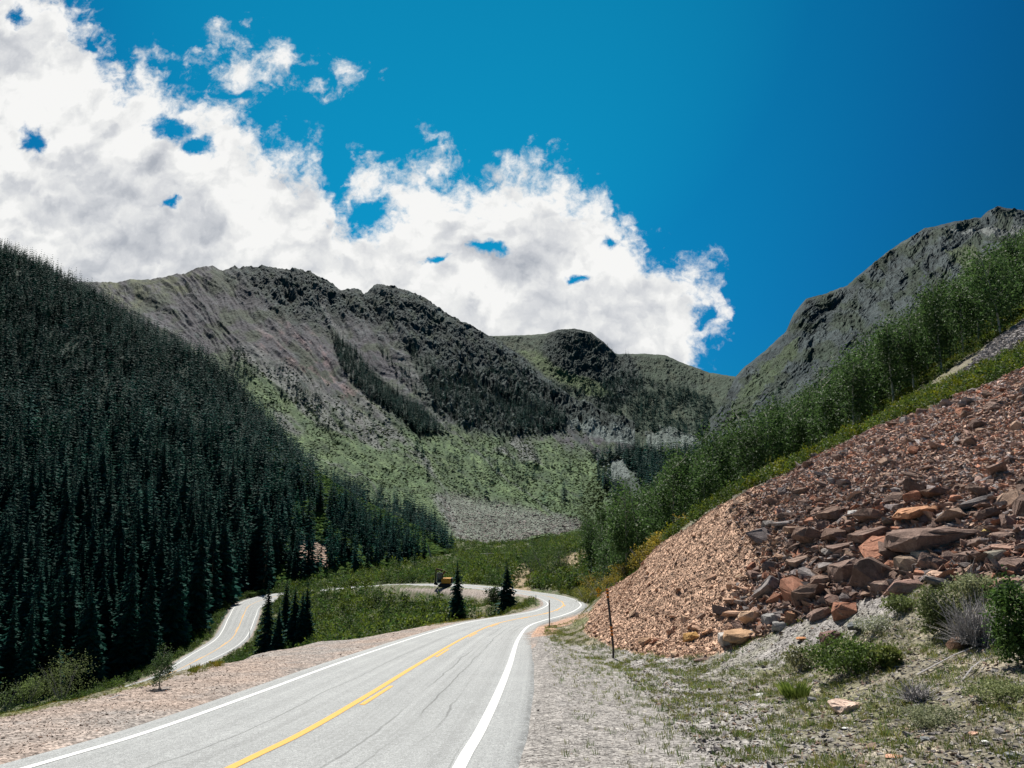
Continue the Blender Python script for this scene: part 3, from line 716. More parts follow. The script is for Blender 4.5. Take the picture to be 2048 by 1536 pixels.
for k_, (a_, b_, c_, d_) in enumerate([(500, 640, 900, 1000), (560, 600, 760, 820), (690, 700, 1150, 1060), (820, 850, 1160, 1010), (600, 900, 900, 1080), (740, 830, 1000, 1020)]):   # gully lines
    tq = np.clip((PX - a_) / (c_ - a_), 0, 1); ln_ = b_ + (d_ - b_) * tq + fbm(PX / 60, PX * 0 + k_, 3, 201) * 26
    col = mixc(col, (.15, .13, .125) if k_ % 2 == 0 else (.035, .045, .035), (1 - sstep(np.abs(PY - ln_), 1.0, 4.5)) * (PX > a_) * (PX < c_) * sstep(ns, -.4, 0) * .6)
gr_ = fbm(PX / 3.6, PY / 3.0, 2, 77)
col = col * (1 + .18 * np.clip(ns2, -1, 1) + .26 * fine_ + .55 * gr_ * (1 - .6 * greens))[..., None]
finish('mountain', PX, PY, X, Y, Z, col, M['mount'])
MA = (PX, PY, X, Y, Z, greens, fansc)

def pick(MP, poly, num, hmin, hmax, seed, thin=None):
    """spruces on a mountain patch: random places inside an outline, evenly by ground area seen"""
    PX, PY, X, Y, Z = MP[:5]; rr = np.random.default_rng(seed)
    m_ = inpoly(PX, PY, poly)
    j, i = np.where(m_)
    if not len(j): return
    k = rr.choice(len(j), min(num, len(j)), replace=False); j, i = j[k], i[k]
    if thin is not None:
        keep = fbm(PX[j, i] / thin, PY[j, i] / thin, 3, seed) > rr.uniform(-.5, .25, len(j)); j, i = j[keep], i[keep]
    for a, b in zip(j, i): SPR.append((X[a, b], Y[a, b], Z[a, b] - .4, rr.uniform(hmin, hmax)))

for poly, nm, th in (([(662, 672), (700, 692), (760, 765), (850, 832), (890, 880), (840, 880), (740, 805), (680, 745)], 900, None), ([(755, 690), (790, 720), (850, 800), (830, 800), (770, 740)], 60, None),
                     ([(815, 690), (870, 745), (960, 790), (1060, 810), (1130, 850), (1130, 872), (1040, 885), (950, 870), (870, 830), (825, 740)], 1500, 60), ([(900, 700), (1050, 740), (1150, 810), (1060, 815), (950, 780)], 260, 40),
                     ([(530, 735), (570, 740), (650, 850), (700, 880), (640, 860), (550, 790)], 90, 30), ([(470, 700), (520, 750), (480, 800), (450, 740)], 60, None),
                     ([(560, 800), (900, 1000), (1150, 1020), (1200, 980), (1000, 880), (750, 800)], 260, 45), ([(620, 960), (760, 990), (890, 1070), (870, 1088), (760, 1050), (640, 1000)], 620, 50),
                     ([(1170, 900), (1240, 900), (1250, 985), (1200, 960)], 60, None)):
    pick(MA, poly, nm, 9, 17, len(SPR) + 5, th)

# --- knoll and back ridge
B_cols = [cr(880, (800, 1450), (760, 1550), (730, 1650), (705, 1800), (690, 1950)), cr(980, (800, 1380), (760, 1500), (720, 1650), (692, 1850), (673, 1950)), cr(1050, (860, 1200), (800, 1400), (745, 1600), (700, 1800), (671, 1950)),
          cr(1095, (880, 1120), (815, 1350), (755, 1520), (700, 1680), (667, 1800)), cr(1115, (885, 1120), (815, 1350), (760, 1500), (705, 1620), (661, 1720)), cr(1145, (890, 1120), (820, 1340), (768, 1480), (712, 1590), (658, 1690)),
          cr(1180, (890, 1120), (822, 1330), (772, 1480), (718, 1590), (665, 1700)), cr(1207, (890, 1110), (825, 1310), (775, 1470), (725, 1590), (685, 1710)), cr(1232, (895, 1100), (830, 1300), (780, 1450), (740, 1600), (709, 1750)),
          cr(1285, (900, 1070), (840, 1250), (790, 1400), (748, 1560), (708, 1700)), cr(1330, (905, 1040), (850, 1200), (800, 1350), (755, 1500), (711, 1650)), cr(1370, (908, 1010), (856, 1170), (806, 1320), (765, 1470), (728, 1620)),
          cr(1420, (912, 980), (862, 1120), (815, 1270), (778, 1420), (746, 1560)), cr(1470, (918, 940), (872, 1050), (830, 1180), (790, 1310), (754, 1450)), cr(1600, (920, 900), (872, 1050), (830, 1180), (790, 1310), (750, 1450))]
PX, PY, X, Y, Z = patch(B_cols, 640, 260)
cg = fbm(PX / 34, PY / 26, 5, 71, .6, True); fn = fbm(PX / 8, PY / 7, 4, 73, .6); ns = fbm(PX / 30, PY / 20, 4, 75)
knoll = inpoly(PX + fn * 10, PY + fn * 8, [(1080, 700), (1110, 655), (1200, 640), (1260, 700), (1290, 780), (1210, 830), (1130, 770), (1090, 740)])
cfr = 1 - sstep(np.linspace(0, 1, PX.shape[0])[:, None], .92, 1.0) * .8
X, Y, Z = displace(X, Y, Z, Y * .009 * cfr, cg * (.7 + .4 * blur(knoll, 6)) + fn * .3)
col = np.zeros(PX.shape + (3,)) + np.array((.052, .062, .042))
col = mixc(col, (.03, .038, .034), sstep(cg, .35, -.2) * .8); knoll = blur(knoll, 6); mk_ = fn
col = mixc(col, (.034, .042, .042), knoll * .8); col = mixc(col, (.08, .083, .078), knoll * sstep(fn, .1, .4) * .6)
mead = inpoly(PX + fn * 8, PY + fn * 8, [(1035, 705), (1075, 705), (1110, 740), (1140, 755), (1200, 770), (1230, 800), (1190, 800), (1100, 760)])
col = mixc(col, (.10, .115, .048), blur(mead, 3) * .9); col = mixc(col, (.085, .08, .05), sstep(ns, .1, .4) * .5 * (1 - knoll))
col = mixc(col, (.17, .165, .155), (inpoly(PX + fn * 14, PY + fn * 10, [(1290, 870), (1340, 855), (1400, 880), (1380, 905), (1300, 900)])) * .9)
col = col * (1 + .3 * fn[..., None])
finish('back_ridge', PX, PY, X, Y, Z, col, M['mount'])
MB_ = (PX, PY, X, Y, Z)
pick(MB_, [(1100, 770), (1170, 790), (1250, 750), (1330, 770), (1420, 800), (1440, 840), (1400, 880), (1280, 870), (1150, 868), (1090, 830)], 2300, 12, 20, 81, 40)
pick(MB_, [(1090, 700), (1200, 670), (1290, 740), (1250, 760), (1150, 740)], 60, 10, 16, 82, None)

# --- rocky mountain on the right
R_cols = [cr(1420, (990, 440), (930, 540), (890, 620), (860, 690), (845, 730)), cr(1445, (980, 440), (925, 540), (880, 620), (840, 700), (812, 780)), cr(1470, (970, 440), (910, 540), (855, 640), (805, 750), (757, 900)), cr(1492, (965, 430), (900, 530), (845, 640), (785, 750), (733, 910)),
          cr(1530, (960, 420), (885, 520), (820, 640), (760, 760), (704, 930)), cr(1572, (955, 405), (875, 510), (800, 640), (725, 770), (664, 930)), cr(1588, (950, 400), (870, 500), (785, 640), (702, 780), (630, 930)), cr(1612, (945, 395), (855, 500), (765, 640), (680, 790), (600, 935)),
          cr(1650, (930, 380), (830, 500), (740, 650), (660, 800), (589, 950)), cr(1695, (905, 372), (805, 490), (710, 650), (630, 815), (573, 975)), cr(1712, (900, 370), (800, 490), (700, 650), (620, 820), (557, 980)), cr(1768, (870, 360), (760, 485), (660, 650), (575, 840), (511, 1020)),
          cr(1800, (850, 350), (740, 480), (640, 650), (550, 850), (489, 1050)), cr(1850, (815, 345), (710, 480), (612, 650), (520, 850), (459, 1070)), cr(1900, (780, 340), (680, 480), (590, 650), (500, 850), (445, 1080)), cr(1962, (740, 330), (640, 480), (552, 650), (482, 850), (437, 1085)),
          cr(1978, (730, 330), (630, 480), (545, 650), (470, 850), (422, 1150)), cr(1996, (720, 330), (620, 480), (535, 650), (465, 850), (414, 1160)), cr(2022, (710, 330), (610, 480), (525, 650), (460, 850), (418, 1160)), cr(2048, (700, 330), (600, 480), (520, 650), (455, 850), (424, 1160)),
          cr(2400, (580, 330), (480, 480), (430, 650), (405, 850), (390, 1160)), cr(3000, (400, 330), (350, 480), (330, 650), (320, 850), (310, 1160))]
PX, PY, X, Y, Z = patch([c for c in R_cols if c[0] < 2100] + [R_cols[-2]], 760, 380)
s1 = PX * .80 - PY * .60; s2 = PX * .60 + PY * .80            # strata slope down to the left
st1 = fbm(s2 / 26 + fbm(PX / 60, PY / 60, 3, 85) * .8, s1 / 150, 5, 87, .6, True)
cg = fbm(PX / 42, PY / 42, 5, 89, .6, True); fn = fbm(PX / 8, PY / 7, 4, 91, .6); ns = fbm(PX / 45, PY / 30, 4, 93)
cfr = 1 - sstep(np.linspace(0, 1, PX.shape[0])[:, None], .93, 1.0) * .8
X, Y, Z = displace(X, Y, Z, Y * .011 * cfr, st1 * .9 + cg * .55 + fn * .15)
col = np.zeros(PX.shape + (3,)) + np.array((.044, .056, .062))
col = mixc(col, (.018, .028, .033), sstep(cg + fn * .4, .25, -.25) * .9); col = mixc(col, (.105, .11, .115), sstep(st1 + fn * .5, .25, .6) * .6)
gr = sstep(ns + (st1 * .3), .05, .35) * (1 - sstep(PY - (980 - (PX - 1430) * .62), -60, 30) * .6)
col = mixc(col, (.038, .053, .030), gr * .85)
col = mixc(col, (.085, .105, .042), inpoly(PX + fn * 10, PY + fn * 6, [(1440, 870), (1480, 790), (1560, 710), (1600, 680), (1590, 720), (1520, 800), (1470, 870)]) * .7)
col = mixc(col, (.12, .13, .06), inpoly(PX + fn * 10, PY + fn * 6, [(1890, 510), (1950, 500), (1970, 540), (1930, 550)]) * .8)
col = mixc(col, (.24, .21, .205), inpoly(PX + fn * 10, PY + fn * 4, [(1890, 470), (2048, 462), (2048, 485), (1960, 478)]) * .9)
col = mixc(col, (.12, .125, .12), (PY > 800 - (PX - 1500) * .45) * sstep(ns, .0, .4) * .5)
col = col * (1 + .3 * fn[..., None])
finish('rocky_mountain', PX, PY, X, Y, Z, col * .72, M['mount'])
MR = (PX, PY, X, Y, Z)
pick(MR, [(1470, 880), (1560, 790), (1580, 880), (1480, 950)], 170, 8, 13, 95, 40)

# --- wooded bluff in front of the back ridge
Cc = [cr(1135, (1140, 360), (1100, 450), (1065, 560)), cr(1165, (1140, 360), (1065, 470), (1000, 600)), cr(1200, (1140, 360), (1010, 500), (925, 640)), cr(1250, (1140, 350), (1000, 500), (908, 630)), cr(1330, (1130, 340), (1000, 480), (912, 620)), cr(1420, (1110, 330), (980, 470), (905, 600)), cr(1500, (1060, 330), (930, 460), (850, 580))]
PX, PY, X, Y, Z = patch(Cc, 260, 120)
cg = fbm(PX / 25, PY / 22, 5, 101, .6, True); X, Y, Z = displace(X, Y, Z, Y * .008, cg)
col = np.zeros(PX.shape + (3,)) + np.array((.042, .052, .036)); col = mixc(col, (.10, .10, .095), sstep(cg, .35, .6) * .6); col = mixc(col, (.09, .115, .05), sstep(-(PX - 1205 - (PY - 950) * .3), -20, 20))
col = mixc(col, (.17, .16, .155), inpoly(PX, PY, [(1200, 930), (1250, 920), (1260, 960), (1220, 965)]) * .9)
finish('wooded_bluff', PX, PY, X, Y, Z, col, M['mount'], 60)
MC = (PX, PY, X, Y, Z)
BR_C = (PX < 1225)
pick(MC, [(1180, 925), (1240, 905), (1420, 905), (1490, 890), (1480, 960), (1380, 1040), (1300, 1010), (1270, 960), (1240, 920), (1200, 940)], 900, 12, 19, 103, None)
pick(MC, [(1190, 960), (1215, 960), (1265, 1000), (1260, 1030), (1230, 1010)], 60, 10, 16, 104, None)

# ------------------------------------------------------------------ spruce forest: where every tree stands
def scatter(poly_world, num, seed):
    rr = np.random.default_rng(seed); poly = np.array(poly_world)
    x0, y0 = poly.min(0); x1, y1 = poly.max(0)
    x = rr.uniform(x0, x1, num); y = rr.uniform(y0, y1, num); k = inpoly(x, y, poly_world)
    return x[k], y[k], rr
x, y, rr = scatter([(-60, 100), (-420, 60), (-760, 560), (-420, 680), (-40, 440), (-15, 330), (-10, 220), (-60, 150)], 42000, 201)
z = field_z(x, y); px, py = proj(x, y, z)
hillv = fsample(hill, x, y); bare = fsample(bareh, x, y); rq, _, _ = road_query(x, y)
keep = hillv & ~bare & (rq > 5)
keep &= ~((px > 520) & (fbm((px * .62 - py * .78) / 30, (px * .78 + py * .62) / 170, 3, 205) + (px - 600) / 1600 > np.interp(px, [520, 660], [.42, .16])))
keep &= ~((fbm(x / 40, y / 40, 3, 207) > .42) & (px > 100) & (rr.uniform(0, 1, len(x)) < .8))
keep &= (px > -500) & (px < 930)
x, y, z = x[keep], y[keep], z[keep]
hh = np.clip(rr.normal(.85, .2, len(x)), .35, 1.3) * np.where(y < 330, 19, 16.5)
hh *= np.interp(px[keep], [470, 760], [1.0, .66])
for a, b, c, h in zip(x, y, z, hh): SPR.append((a, b, c - .3, h))
# single spruces one can point to: (photo x, photo y of foot, distance, height in photo pixels, label)
NAMED = [(914, 1226, 98, 105, 'tall slender spruce standing inside the hairpin, left of the pair there', 'far'),
         (1014, 1220, 92, 98, 'bushy spruce with sagging lower branches inside the hairpin, right of the pair there', 'far'),
         (533, 1278, 128, 118, 'dark spruce beside the lower road at the left end of the bushes', 'far'),
         (570, 1252, 140, 92, 'spruce standing behind the leftmost tree of the clump by the lower road', 'far'),
         (588, 1262, 132, 90, 'spruce in the middle of the clump above the lower road', 'far'),
         (612, 1262, 132, 98, 'spruce on the right side of the clump above the lower road', 'far'),
         (603, 1266, 130, 84, 'shorter spruce squeezed into the right of the clump', 'far'),
         (556, 1280, 126, 66, 'small spruce at the front of the clump above the lower road', 'far'),
         (318, 1378, 24, 62, 'small lone fir growing at the gravel edge above the lower road', 'near')]
named_pos = []
for (px_, py_, D, hp, lab, k_) in NAMED:
    x_, y_, z_ = P(px_, py_, D)
    if k_ == 'near': h_ = hit(px_, py_); x_, y_, z_ = h_; D = y_
    else: z_ = float(field_z(x_, y_)[0]) - .1
    # top of the tree stays where the photo has it
    _, yt = 0, P(px_, py_ - hp, D)[2]
    named_pos.append((x_, y_, z_, max(1.0, yt - z_), lab))
for px_, py_, D, h_ in [(797, 1128, 250, 8), (829, 1130, 245, 7.5), (1065, 1082, 330, 7), (1085, 1080, 335, 6), (1098, 1076, 340, 7), (1033, 1132, 200, 3.5), (660, 1150, 238, 9), (688, 1148, 240, 8), (720, 1145, 242, 9), (640, 1155, 236, 11), (868, 1108, 330, 9), (845, 1112, 320, 8),
                        (1150, 1118, 170, 3), (1160, 1112, 175, 3.5), (1178, 1140, 130, 5), (885, 1104, 340, 8)]:
    x_, y_, _ = P(px_, py_, D); SPR.append((x_, y_, float(field_z(x_, y_)[0]) - .1, h_))
# spruces standing above the aspens at the right edge
for px_, py_, D, h_ in [(2003, 560, 125, 9), (2040, 520, 125, 9.5), (1955, 620, 120, 8), (1975, 600, 120, 7.5), (1935, 640, 118, 8.5), (2060, 500, 125, 10), (1870, 700, 115, 7), (2020, 560, 120, 6)]:
    x_, y_, _ = P(px_, py_, D); SPR.append((x_, y_, float(field_z(x_, y_)[0]), h_))

# ------------------------------------------------------------------ spruce models
def tri_mesh(name, V, Fc, col, m): me = mesh_np(name, np.array(V), [np.array(Fc)], col); me.materials.append(m); return me

def spruce_tpl(seed, whorls, nb, twigs, r=.145, ragged=.3):
    rr = random.Random(seed); V = []; Fc = []; Cl = []
    def add(p, c): V.append(p); Cl.append(c); return len(V) - 1
    for k in range(whorls):
        h = .05 + .95 * (k / whorls) ** .93
        R0 = r * (1 - h) ** .78 * (1 - .25 * max(0, (.18 - h) / .18))
        nbb = max(3, int(nb * (1 - h * .5)))
        for b in range(nbb):
            a = 2 * math.pi * (b + rr.random()) / nbb; L = R0 * rr.uniform(1 - ragged * 1.3, 1 + ragged) + .006
            if rr.random() < .06: L *= .4
            dr_ = L * rr.uniform(.15, .55); w_ = L * rr.uniform(.22, .34) + .003
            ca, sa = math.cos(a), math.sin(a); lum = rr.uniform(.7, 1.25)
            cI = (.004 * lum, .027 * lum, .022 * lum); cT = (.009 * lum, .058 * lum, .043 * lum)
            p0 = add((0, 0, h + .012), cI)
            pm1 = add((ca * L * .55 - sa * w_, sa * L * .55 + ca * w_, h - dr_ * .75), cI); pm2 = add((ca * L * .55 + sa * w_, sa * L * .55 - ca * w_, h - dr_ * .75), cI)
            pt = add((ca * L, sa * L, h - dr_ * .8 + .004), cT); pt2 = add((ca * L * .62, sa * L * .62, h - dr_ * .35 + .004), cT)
            Fc += [(p0, pm1, pt2), (p0, pt2, pm2), (pm1, pt, pt2), (pm2, pt2, pt)]
            for q in range(twigs):
                f = (q + .6) / (twigs + .3); s_ = (-1) ** q
                bx, by, bz = ca * L * f, sa * L * f, h - dr_ * f * .9
                l2 = L * .32 * rr.uniform(.7, 1.2); a2 = a + s_ * rr.uniform(.6, 1.2); 
                t0 = add((bx, by, bz + .006), cI); t1 = add((bx + math.cos(a2) * l2, by + math.sin(a2) * l2, bz - l2 * .5), cT)
                t2 = add((bx + math.cos(a2 + .5) * l2 * .5, by + math.sin(a2 + .5) * l2 * .5, bz - l2 * .75), cI)
                Fc.append((t0, t1, t2))
    return np.array(V), np.array(Fc), np.array(Cl)

def tapered(V, Fc, pts, rads, sides=6):
    n0 = len(V)
    for k, (p, r_) in enumerate(zip(pts, rads)):
        for s in range(sides):
            a = 2 * math.pi * s / sides; V.append((p[0] + math.cos(a) * r_, p[1] + math.sin(a) * r_, p[2]))
    for k in range(len(pts) - 1):
        for s in range(sides):
            a = n0 + k * sides + s; b = n0 + k * sides + (s + 1) % sides; c = a + sides; d = b + sides
            Fc += [(a, b, d), (a, d, c)]

spr_near = []
for s in range(7):
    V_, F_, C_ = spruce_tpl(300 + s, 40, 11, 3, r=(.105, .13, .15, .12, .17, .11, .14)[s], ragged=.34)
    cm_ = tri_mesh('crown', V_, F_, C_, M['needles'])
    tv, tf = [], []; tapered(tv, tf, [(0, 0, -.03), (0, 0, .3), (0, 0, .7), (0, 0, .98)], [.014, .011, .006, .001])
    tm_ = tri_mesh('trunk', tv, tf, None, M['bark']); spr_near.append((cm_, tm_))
spr_mid = []; mid_parts = []
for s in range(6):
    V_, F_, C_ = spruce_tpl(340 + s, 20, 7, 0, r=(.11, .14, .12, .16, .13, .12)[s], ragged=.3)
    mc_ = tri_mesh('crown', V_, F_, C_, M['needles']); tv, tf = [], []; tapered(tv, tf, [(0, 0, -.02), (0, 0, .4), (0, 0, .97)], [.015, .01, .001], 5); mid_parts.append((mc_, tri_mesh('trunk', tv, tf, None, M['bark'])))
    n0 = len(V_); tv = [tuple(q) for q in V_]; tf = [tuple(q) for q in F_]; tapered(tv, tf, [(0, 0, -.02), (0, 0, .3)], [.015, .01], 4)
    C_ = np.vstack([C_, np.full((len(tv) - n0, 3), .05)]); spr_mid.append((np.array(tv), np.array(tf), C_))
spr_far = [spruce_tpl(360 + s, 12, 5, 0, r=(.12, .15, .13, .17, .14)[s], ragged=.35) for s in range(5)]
spr_far = [(a_, b_, c_ * np.array([[.8, .85, .9]]) + .0) for a_, b_, c_ in spr_far]

def place_tree(name, parts, loc, h, rot, lean, label, cat, group, wide=1.0):
    e = bpy.data.objects.new(name, None); C.objects.link(e); e.empty_display_size = .2
    e.location = loc; e.scale = (h * wide, h * wide, h); e.rotation_euler = (lean[0], lean[1], rot)
    e['label'] = label; e['category'] = cat
    if group: e['group'] = group
    for pn, me in parts:
        o = bpy.data.objects.new(pn, me); C.objects.link(o); o.parent = e
    return e
LONE = named_pos.pop()
for k, (a, b, c, h, lab) in enumerate(named_pos):
    pr = spr_near[(1, 4, 0, 3, 2, 5, 3, 6, 4)[k]]
    place_tree('spruce', [('crown', pr[0]), ('trunk', pr[1])], (a, b, c), h, k * 1.3, (0, 0), lab, 'spruce', None, (1.35, 1.3, 1.35, 1.3, 1.3, 1.4, 1.3, 1.4, 1.7)[k])

SPA = np.array(SPR)
ppx, ppy = proj(SPA[:, 0], SPA[:, 1], SPA[:, 2] + SPA[:, 3] * .5)
size = SPA[:, 3] / SPA[:, 1]
vis = (ppx > -20) & (ppx < 2068) & (ppy < 1500)
order = np.argsort(-(size * vis)); big = order[:290]
for n_, k in enumerate(big):
    a, b, c, h = SPA[k]; rr_ = random.Random(int(k))
    if ppx[k] > 1800: lab, grp = 'dark spruce rising out of the aspens on the upper right slope', 'spruces above the aspens on the right'
    elif b < 150 and ppx[k] < 420: lab, grp = 'tall dark spruce in the front rows of the left forest, facing the lower road', 'spruces along the lower edge of the left forest'
    elif ppx[k] < 600: lab, grp = 'dark spruce standing inside the dense forest on the left hillside', 'spruces inside the left forest'
    else: lab, grp = 'spruce standing by the valley bushes at the foot of the forest', 'spruces around the valley floor'
    lean = (rr_.uniform(-.03, .03), rr_.uniform(-.03, .03) - .03)
    if n_ < 110:
        pr = spr_near[n_ % 7]; place_tree('spruce', [('crown', pr[0]), ('trunk', pr[1])], (a, b, c), h, rr_.uniform(0, 6.28), lean, lab, 'spruce', grp, rr_.uniform(.85, 1.2))
    else:
        pr = mid_parts[n_ % 6]; place_tree('spruce', [('crown', pr[0]), ('trunk', pr[1])], (a, b, c), h, rr_.uniform(0, 6.28), lean, lab, 'spruce', grp, rr_.uniform(.9, 1.2))

def merge(tpls, pos_, sx, sz, rot, tint, name, m, jitter=None, label=None, cat=None, kind='stuff', tilt=None):
    """many small copies as one mesh; used only for uncountable cover"""
    Vs, Fs, Cs, off = [], [], [], 0
    pick_ = np.arange(len(pos_)) % len(tpls)
    for k, (tv, tf, tc) in enumerate(tpls):
        s_ = np.where(pick_ == k)[0]
        if not len(s_): continue
        ca, sa = np.cos(rot[s_])[:, None], np.sin(rot[s_])[:, None]
        tx, ty, tz = tv[:, 0][None] * sx[s_][:, None], tv[:, 1][None] * sx[s_][:, None], tv[:, 2][None] * sz[s_][:, None]
        x_ = tx * ca - ty * sa; y_ = tx * sa + ty * ca
        if tilt is not None:
            tz = tz + x_ * tilt[s_, 0][:, None] + y_ * tilt[s_, 1][:, None]
        v_ = np.stack([x_ + pos_[s_, 0][:, None], y_ + pos_[s_, 1][:, None], tz + pos_[s_, 2][:, None]], -1).reshape(-1, 3)
        f_ = (tf[None] + (np.arange(len(s_)) * len(tv))[:, None, None]).reshape(-1, tf.shape[1]) + off
        c_ = (tc[None] * tint[s_][:, None, :]).reshape(-1, 3)
        Vs.append(v_); Fs.append(f_); Cs.append(c_); off += len(v_)
    me = mesh_np(name, np.vstack(Vs), [np.vstack(Fs)], np.vstack(Cs)); 
    return link(name, me, m, None, None, label, cat, None, kind)

rest = order[290:]; Sr = SPA[rest]
rr = np.random.default_rng(401); nrm = len(Sr)
tint = np.exp(rr.normal(0, .28, (nrm, 1))) * np.array([[1, 1, 1]]) * (1 + rr.uniform(-.1, .1, (nrm, 3)))
# nearer trees use the fuller model, far ones the light one
nearm = Sr[:, 1] < 300
Vm = []
def as_geo(tpls, S, tint):
    pass
tp = spr_mid if True else None
def merge_geo(tpls, S, tn, rot, wide):
    Vs, Fs, Cs, off = [], [], [], 0; pk = np.arange(len(S)) % len(tpls)
    for k, (tv, tf, tc) in enumerate(tpls):
        s_ = np.where(pk == k)[0]
        ca, sa = np.cos(rot[s_])[:, None], np.sin(rot[s_])[:, None]; h = S[s_, 3][:, None]; wd = h * wide[s_][:, None]
        tx, ty, tz = tv[:, 0][None] * wd, tv[:, 1][None] * wd, tv[:, 2][None] * h
        v_ = np.stack([tx * ca - ty * sa + S[s_, 0][:, None], tx * sa + ty * ca + S[s_, 1][:, None], tz + S[s_, 2][:, None]], -1).reshape(-1, 3)
        Vs.append(v_); Fs.append((tf[None] + (np.arange(len(s_)) * len(tv))[:, None, None]).reshape(-1, 3) + off); Cs.append((tc[None] * tn[s_][:, None, :]).reshape(-1, 3)); off += len(v_)
    return np.vstack(Vs), np.vstack(Fs), np.vstack(Cs)
rot = rr.uniform(0, 6.28, nrm); wide = rr.uniform(.9, 1.25, nrm)
g1 = merge_geo(spr_mid, Sr[nearm], tint[nearm], rot[nearm], wide[nearm]); g2 = merge_geo(spr_far, Sr[~nearm], tint[~nearm], rot[~nearm], wide[~nearm])
me = mesh_np('spruce_forest', np.vstack([g1[0], g2[0]]), [np.vstack([g1[1], g2[1] + len(g1[0])])], np.vstack([g1[2], g2[2]]))
link('spruce_forest', me, M['needles'], None, None, 'dense dark green spruce forest covering the hillsides around the valley', 'forest', None, 'stuff')
print('spruces', len(SPA))

# ------------------------------------------------------------------ broadleaf foliage
def leaf_blob(seed, nl, size, rx, rz, zc, clumps, base, tip, hollow=.45):
    rr = np.random.default_rng(seed)
    cc = rr.normal(0, 1, (clumps, 3)); cc /= np.linalg.norm(cc, axis=1)[:, None]; cc *= rr.uniform(.35, .95, (clumps, 1))
    k = rr.integers(0, clumps, nl); p = cc[k] + rr.normal(0, .17, (nl, 3))
    p = p * np.array([rx, rx, rz]) + np.array([0, 0, zc]); p[:, 2] = np.maximum(p[:, 2], .02)
    d1 = rr.normal(0, 1, (nl, 3)); d1 /= np.linalg.norm(d1, axis=1)[:, None]; d2 = np.cross(d1, rr.normal(0, 1, (nl, 3))); d2 /= np.linalg.norm(d2, axis=1)[:, None]
    s = size * rr.uniform(.6, 1.3, (nl, 1))
    V_ = np.stack([p - d1 * s, p + d2 * s * .55, p + d1 * s, p - d2 * s * .55], 1).reshape(-1, 3)
    F_ = np.arange(nl * 4).reshape(nl, 4)
    c = np.array(base) + (np.array(tip) - np.array(base)) * rr.uniform(0, 1, (nl, 1)); c = np.repeat(c, 4, 0)
    return V_, F_, c

# aspens of the right slope
asp = []
for s in range(7):
    bend = (-.10, .06, .0, .12, -.05, .03, -.02)[s]
    V_, F_, C_ = leaf_blob(500 + s, 2300, .0165, (.19, .22, .18, .24, .20, .19, .23)[s], .46, .53, 60, (.028, .062, .018), (.085, .145, .045))
    V_[:, 0] += bend * V_[:, 2] ** 2
    cm_ = mesh_np('crown', V_, [F_], C_); cm_.materials.append(M['leaves'])
    tv, tf = [], []; rq_ = random.Random(s)
    tapered(tv, tf, [(bend * (q / 6) ** 2, 0, q / 6 * .92) for q in range(7)], [.012 - .0017 * q for q in range(7)], 6)
    for b in range(7):
        z0 = .28 + b * .09; a = rq_.uniform(0, 6.28); L = rq_.uniform(.1, .18)
        tapered(tv, tf, [(bend * z0 * z0, 0, z0), (bend * z0 * z0 + math.cos(a) * L * .5, math.sin(a) * L * .5, z0 + L * .45), (bend * z0 * z0 + math.cos(a) * L, math.sin(a) * L, z0 + L * .95)], [.005, .0035, .001], 4)
    tm_ = tri_mesh('trunk', tv, tf, None, M['aspen_bark']); asp.append((cm_, tm_))
place_tree('young_tree', [('crown', asp[1][0]), ('trunk', asp[1][1])], LONE[:3], LONE[3] * 1.05, 1.0, (0, 0), 'small lone leafy tree growing at the gravel edge above the lower road', 'young tree', None, 1.25)
rr = np.random.default_rng(511)
AP = []
tries = 0
GROVE = [(1168, 1170), (1170, 1080), (1210, 1035), (1330, 1010), (1450, 958), (1560, 900), (1700, 800), (1830, 720), (1930, 640), (2048, 570), (2300, 440), (2300, 520), (2048, 632), (1960, 690), (1850, 765), (1700, 865), (1600, 925), (1500, 985), (1400, 1035), (1300, 1090), (1235, 1165)]
while len(AP) < 298 and tries < 60000:
    tries += 1
    u_ = rr.uniform(.07, .86); D_ = math.exp(rr.uniform(math.log(70), math.log(185))); x_ = u_ * D_
    z_ = float(field_z(x_, D_)[0]); a, b = proj(x_, D_, z_)
    lim = 1 if D_ > 82 else .4
    if a < 1172 or a > 2180: continue
    rq_ = road_query(np.array([x_]), np.array([D_]))[0][0]
    if rq_ < 4.5: continue
    if a > 1560 and inpoly(np.array([a]), np.array([b]), [(1560, 1200), (1600, 935), (1700, 872), (1850, 772), (1960, 700), (2048, 640), (2400, 450), (2400, 1200)])[0]: continue
    if any((x_ - q[0]) ** 2 + (D_ - q[1]) ** 2 < (2.1 + D_ * .006) ** 2 for q in AP): continue
    AP.append((x_, D_, z_, a, b))
AP.sort(key=lambda q: q[1])
for k, (x_, y_, z_, a, b) in enumerate(AP):
    pr = asp[k % 7]; h = rr.uniform(7.2, 10.0) * (1.0 if a < 1900 else 1.05) * (1.1 if y_ > 120 else 1)
    if a < 1300: lab, grp = 'green aspen at the lower end of the grove behind the hairpin', 'aspens at the lower end of the right grove'
    elif a < 1720: lab, grp = 'green aspen in the middle of the grove behind the orange rubble slope', 'aspens in the middle of the right grove'
    else: lab, grp = 'green aspen high on the slope behind the rubble at the right edge', 'aspens at the upper end of the right grove'
    place_tree('aspen', [('crown', pr[0]), ('trunk', pr[1])], (x_, y_, z_ - .15), h, rr.uniform(0, 6.28), (rr.uniform(-.05, .05), rr.uniform(-.06, .03)), lab, 'aspen', grp, rr.uniform(.9, 1.25))

